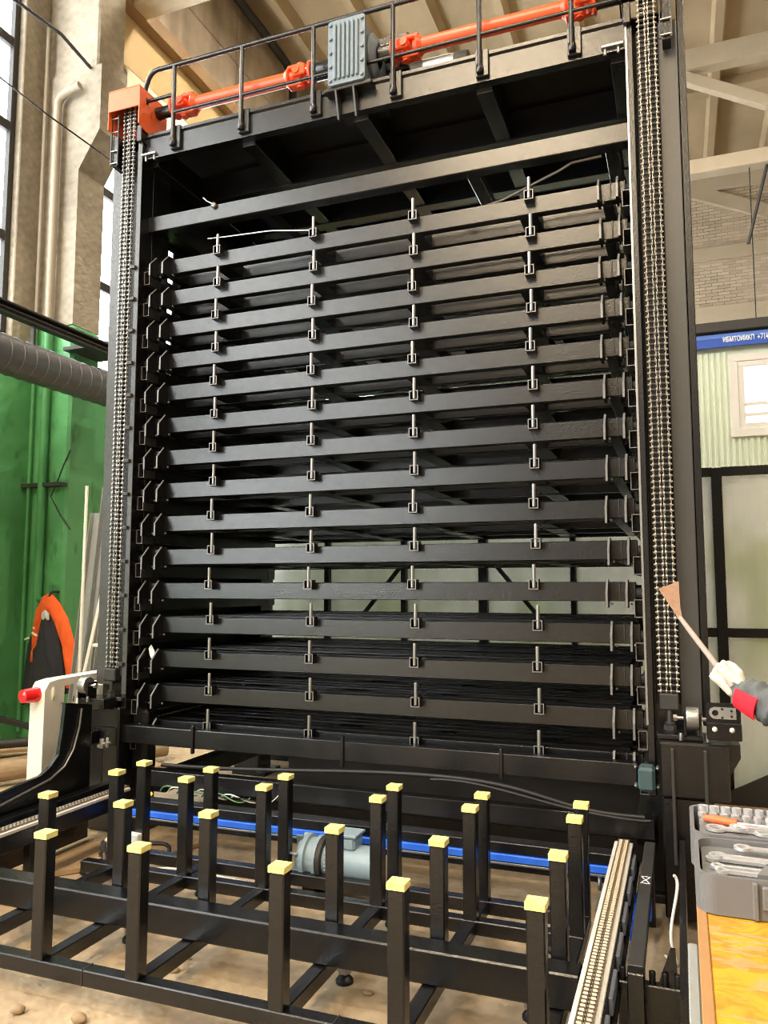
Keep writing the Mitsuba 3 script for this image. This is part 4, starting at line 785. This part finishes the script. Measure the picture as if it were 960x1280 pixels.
put(tc, 'insert', prism(rr(.03, 2.17, .545, 2.455, .03), 'z', .815, .874), 'm_case', 30)
put(tc, 'rib_block', prism([(.155, 2.20), (.53, 2.20), (.53, 2.34), (.20, 2.34)], 'z', .874, .893), 'm_case')
for x in (.19, .29): put(tc, 'latch', cbox(x - .03, x + .03, 2.135, 2.152, .83, .885, .004), 'm_case')
for x in (.145, .245, .335): put(tc, 'outer_rib', cbox(x - .006, x + .006, 2.138, 2.152, .805, .89, .002), 'm_case')
# sockets standing in two rows, wrenches, ratchet
def socket_mesh(r, h):
    return lathe([(r * .72, .012), (r * .72, h), (r, h), (r, h * .45), (r * .82, h * .38), (r * .82, 0), (.001, 0), (.001, .012), (r * .72, .012)], (0, 0, 0), (0, 0, 1), 16)
for i in range(7):
    r = .0155 - .0006 * i
    key = single('socket_bit', 'chrome socket in the rear row of the tool case, ' + ['first from the left, the largest', 'second from the left', 'third from the left', 'fourth from the left', 'fifth from the left', 'sixth from the left', 'seventh from the left'][i], 'socket', moved(socket_mesh(r, .034), .045 + .032 * i, 2.735, .880), 'm_chrome', 35, 'chrome sockets in the tool case')
for i in range(12):
    r = .0125 - .0003 * i
    key = single('socket_bit', 'smaller chrome socket in the front row of the tool case, ' + NTH[i].replace('topmost', 'first') + ' from the left', 'socket', moved(socket_mesh(r, .022), .040 + .031 * i, 2.675, .886), 'm_chrome', 35, 'chrome sockets in the tool case')
def wrench(L, ro, ri, open_end=True):
    ring = Point(0, 0).buffer(ro, 12).difference(Point(0, 0).buffer(ri, 8)); sh = sbox(ro * .85, -ro * .34, L, ro * .34)
    jaw = Point(L, 0).buffer(ro * 1.05, 10).difference(sbox(L + ro * .1, -ro * .45, L + ro * 2, ro * .45))
    return prism(ring.union(sh).union(jaw), 'z', -.004, .004)
for i, (ro, L) in enumerate(((.028, .27), (.026, .26), (.024, .25), (.023, .24), (.022, .23))):
    m = wrench(L, ro, ro * .66); m.apply_transform(trimesh.transformations.rotation_matrix(.02 * i, (0, 0, 1))); m.apply_translation((.075 + .062 * i, 2.56 - .004 * i, .896 + .0085 * (i % 2)))
    single('ring_wrench', ['largest ring wrench at the left end of the rear tray', 'ring wrench second from the left in the rear tray', 'ring wrench third from the left in the rear tray', 'ring wrench fourth from the left in the rear tray', 'ring wrench at the right end of the rear tray'][i], 'wrench', m, 'm_chrome', False, 'wrenches in the rear tray')
for i, (x, y, z, ro, L, a) in enumerate(((.072, 2.36, 0.880, .021, .24, -.06), (.058, 2.325, 0.881, .019, .22, -.05), (.064, 2.29, 0.900, .018, .21, -.04), (.067, 2.26, 0.883, .017, .20, -.03), (.075, 2.23, 0.883, .016, .19, -.02), (.135, 2.405, .893, .022, .30, -.03))):
    m = wrench(L, ro, ro * .62); m.apply_transform(trimesh.transformations.rotation_matrix(a, (0, 0, 1))); m.apply_translation((x, y, z))
    single('combination_wrench', ['chrome wrench at the back of the front tray fan', 'second chrome wrench of the front tray fan', 'third chrome wrench of the front tray fan', 'fourth chrome wrench of the front tray fan', 'frontmost chrome wrench of the front tray fan', 'chrome wrench lying raised above the fan in the front tray'][i], 'wrench', m, 'm_chrome', False, 'wrenches in the front tray')
rt = thing('ratchet_handle', 'ratchet with an orange and black grip lying in the rear tray', 'ratchet')
put(rt, 'grip', sweep([(.045, 2.64, .900), (.075, 2.628, .903), (.11, 2.618, .902), (.135, 2.61, .900)], [.009, .012, .011, .013], 12), 'm_orange_grip', True)
put(rt, 'shank', sweep([(.135, 2.61, .900), (.26, 2.60, .900)], .006, 10), 'm_chrome', True)
put(rt, 'head', lathe([(.001, 0), (.018, 0), (.018, .02), (.001, .02)], (.275, 2.60, .892), (0, 0, 1), 16), 'm_chrome', 40)

# ================================================================== the worker reaching in from the right
def hullball(a, ra, b, rb):
    A = manifold3d.Manifold.sphere(ra, 20).translate(list(map(float, a))); B = manifold3d.Manifold.sphere(rb, 20).translate(list(map(float, b)))
    return manifold3d.Manifold.batch_hull([A, B])
def flesh(chains, edge=.014, it=6):
    acc = manifold3d.Manifold()
    for ch in chains:
        for (a, ra), (b, rb) in zip(ch, ch[1:]): acc = acc + hullball(a, ra, b, rb)
    acc = acc.refine_to_length(edge); m = acc.to_mesh(); t = trimesh.Trimesh(np.array(m.vert_properties[:, :3]), np.array(m.tri_verts))
    trimesh.smoothing.filter_taubin(t, iterations=it); return t
wk = thing('person', 'worker at the right edge reaching in with a grey sleeve and pale glove', 'person')
P = np.array
hip, chest, neck, head = P([.92, 3.78, .93]), P([.88, 3.76, 1.24]), P([.86, 3.74, 1.41]), P([.83, 3.73, 1.57])
shL, shR = P([.69, 3.65, 1.335]), P([1.05, 3.86, 1.335])          # the reaching shoulder is the one towards the tower
elb, wri = P([.475, 3.50, 1.055]), P([.218, 3.69, 1.165])
elb2, wri2 = P([1.18, 3.82, 1.07]), P([1.10, 3.62, .93])
kn1, an1, kn2, an2 = P([.85, 3.74, .50]), P([.86, 3.78, .10]), P([1.02, 3.84, .50]), P([1.04, 3.90, .10])
h1, h2 = hip + [-.09, -.03, -.03], hip + [.09, .03, -.03]
body = flesh([[(hip, .115), (hip + [0, 0, .16], .115), (chest, .125), (neck - [0, 0, .04], .075), (neck, .055), (neck + [-.01, 0, .06], .055)],
              [(chest + [-.09, -.04, .04], .085), (shL, .06), (elb, .042), (wri, .03)], [(chest + [.09, .05, .04], .085), (shR, .06), (elb2, .042), (wri2, .03)],
              [(h1, .10), (kn1, .058), (an1, .04)], [(h2, .10), (kn2, .058), (an2, .04)],
              [(wri2, .03), (wri2 + [-.03, -.06, -.03], .034), (wri2 + [-.05, -.11, -.07], .012)],
              [(head - [0, 0, .01], .085), (head + [.01, .005, .05], .092)], [(head + [-.03, -.01, -.06], .055), (head + [-.04, -.015, -.085], .04)],
              [(head + [-.085, -.02, 0], .014), (head + [-.108, -.026, -.025], .012)]], .016)
put(wk, 'body', body, 'm_skin', True)
hd = flesh([[(head + [.03, .01, .05], .10), (head + [.0, .0, .085], .085)], [(head + [.07, .02, .0], .065), (head + [.06, .02, -.05], .05)]], .02)
put(wk, 'hair', hd, 'm_hair', True)
for s in (-1, 1):
    put(wk, 'eye', ball(head + P([-.084, -.018 + s * .031, .02]), .0115), 'm_eye', True)
    put(wk, 'ear', ball(head + P([.01, s * .092, .0]), (.018, .009, .03)), 'm_skin', True)
put(wk, 'mouth', ball(head + P([-.088, -.022, -.062]), (.006, .022, .005)), 'm_patch_red', True)
jacket = flesh([[(hip + [0, 0, -.06], .15), (hip + [0, 0, .14], .145), (chest, .155), (chest + [-.01, 0, .10], .11), (neck - [0, 0, .03], .08)],
                [(chest + [-.09, -.04, .04], .115), (shL, .088), (shL * .5 + elb * .5, .086), (elb + [.02, .0, -.01], .092), (elb * .62 + wri * .38, .084), (elb * .25 + wri * .75, .070), (wri + [.02, -.01, 0], .054)],
                [(chest + [.09, .05, .04], .115), (shR, .085), (elb2, .068), (wri2, .045)]], .014, 5)
v = jacket.vertices; ax = (wri - elb) / np.linalg.norm(wri - elb)
s_ = (v - elb) @ ax; dist = np.linalg.norm(v - elb - s_[:, None] * ax, axis=1)
w_ = ((s_ > -.02) & (dist < .12)).astype(float)
n_ = jacket.vertex_normals; v = v + n_ * (w_ * (.007 * np.sin(s_ * 120 + 3 * np.sin(v[:, 2] * 30)) + .006 * np.sin(s_ * 63 + v[:, 2] * 50)))[:, None]
jacket = trimesh.Trimesh(v, jacket.faces, process=False)
put(wk, 'jacket', jacket, 'm_sleeve', True, label='grey work jacket')
put(wk, 'trousers', flesh([[(h1 + [0, 0, .05], .125), (kn1, .085), (an1, .07)], [(h2 + [0, 0, .05], .125), (kn2, .085), (an2, .07)]], .02), 'm_trousers', True)
for a in (an1, an2): put(wk, 'boot', flesh([[(a + [0, 0, .03], .055), (a - [0, 0, .045], .05), (a + [-.15, -.05, -.06], .038)]], .016), 'm_boot', True)
# gloved hand: palm, four fingers curled round the handle, thumb across
hx = P([-.72, .12, .68]); hx = hx / np.linalg.norm(hx)           # wrist -> knuckles
palm0, palm1 = wri + hx * .015, wri + hx * .085
side_ = P([.55, -.35, .75]); side_ -= hx * (side_ @ hx); side_ /= np.linalg.norm(side_)   # little finger -> index
out_ = np.cross(side_, hx)                                        # back of the hand is -curl
curl = -out_ if out_[1] < 0 else out_
ch = [[(palm0 - side_ * .018, .031), (palm1 - side_ * .022, .023)], [(palm0 + side_ * .018, .031), (palm1 + side_ * .026, .023)], [(wri - hx * .04, .040), (palm0, .036)]]
put(wk, 'glove', flesh(ch + [[(palm1 + side_ * q, .0135), (palm1 + side_ * q + hx * L * .42, .0128), (palm1 + side_ * q + hx * L * .50 + curl * L * .42, .012), (palm1 + side_ * q + hx * L * .12 + curl * L * .62, .011)] for q, L in ((.036, .062), (.012, .070), (-.013, .066), (-.036, .054))]
    + [[(palm0 + side_ * .038, .0175), (palm0 + side_ * .062 + hx * .03, .015), (palm0 + side_ * .060 + hx * .062 + curl * .015, .0135), (palm0 + side_ * .048 + hx * .085 + curl * .028, .012)]], .0045, 6), 'm_white_glove', True, label='pale work glove')
w0 = np.cross(ax, [0, 0, 1.]); w0 /= np.linalg.norm(w0); w0 = -w0 if w0[1] > 0 else w0; w1 = np.cross(w0, ax); w1 = -w1 if w1[2] > 0 else w1
LA = np.linalg.norm(wri - elb); U, V2 = np.meshgrid(np.linspace(.60, .92, 9), np.linspace(-.35, .85, 7)); pts = []
for off in (.017, .010):
    for u, w in zip(U.ravel(), V2.ravel()):
        r_ = np.interp(u, [.38, .75, 1.0], [.084, .070, .056]) + off
        pts.append(elb + ax * LA * u + (w0 * math.cos(w) + w1 * math.sin(w)) * r_)
n9 = 9; F = []
for i in range(6):
    for j in range(8):
        a = i * n9 + j; F += [[a, a + 1, a + n9 + 1], [a, a + n9 + 1, a + n9], [63 + a, 63 + a + n9 + 1, 63 + a + 1], [63 + a, 63 + a + n9, 63 + a + n9 + 1]]
put(wk, 'patch', trimesh.Trimesh(pts, F, process=False), 'm_patch_red', True, label='red patch on the sleeve')
# long-handled scraper held in the glove
grip = palm1 + hx * .02 + curl * .024
tip = P([-.068, 4.04, 1.545]); dirn = (tip - grip) / np.linalg.norm(tip - grip)
st = thing('scraper', 'rust-brown scraper with a long stick handle held in front of the right chain', 'scraper')
put(st, 'handle', sweep([grip - dirn * .10, grip, grip + (tip - grip) * .5, tip - dirn * .12], [.013, .013, .0125, .010], 12), 'm_stick', True)
w_ax = np.cross(dirn, [0, 1, 0]); w_ax = P([.78, 0, .62]); w_ax -= dirn * (w_ax @ dirn); w_ax /= np.linalg.norm(w_ax); th = np.cross(dirn, w_ax)
def bladept(u, w, t): return tip - dirn * .15 + P([-.045, 0, .135]) / np.linalg.norm([.045, .135]) * u + P([.93, 0, .36]) * w + P([0, 1, 0]) * t
out = [(0, -.008), (0, .008), (.05, .016), (.165, .052), (.165, -.047), (.05, -.016)]
vv = [bladept(u, w, t) for t in (-.0025, .0025) for u, w in out]; n6 = 6
ff = [[0, i, i + 1] for i in range(1, 5)] + [[n6, n6 + i + 1, n6 + i] for i in range(1, 5)] + [f for i in range(6) for f in ([i, n6 + i, (i + 1) % 6], [(i + 1) % 6, n6 + i, n6 + (i + 1) % 6])]
put(st, 'blade', trimesh.Trimesh(vv, ff, process=False), 'm_rust', label='rusty flat blade')

labels = {k: v for k, v in labels.items()}
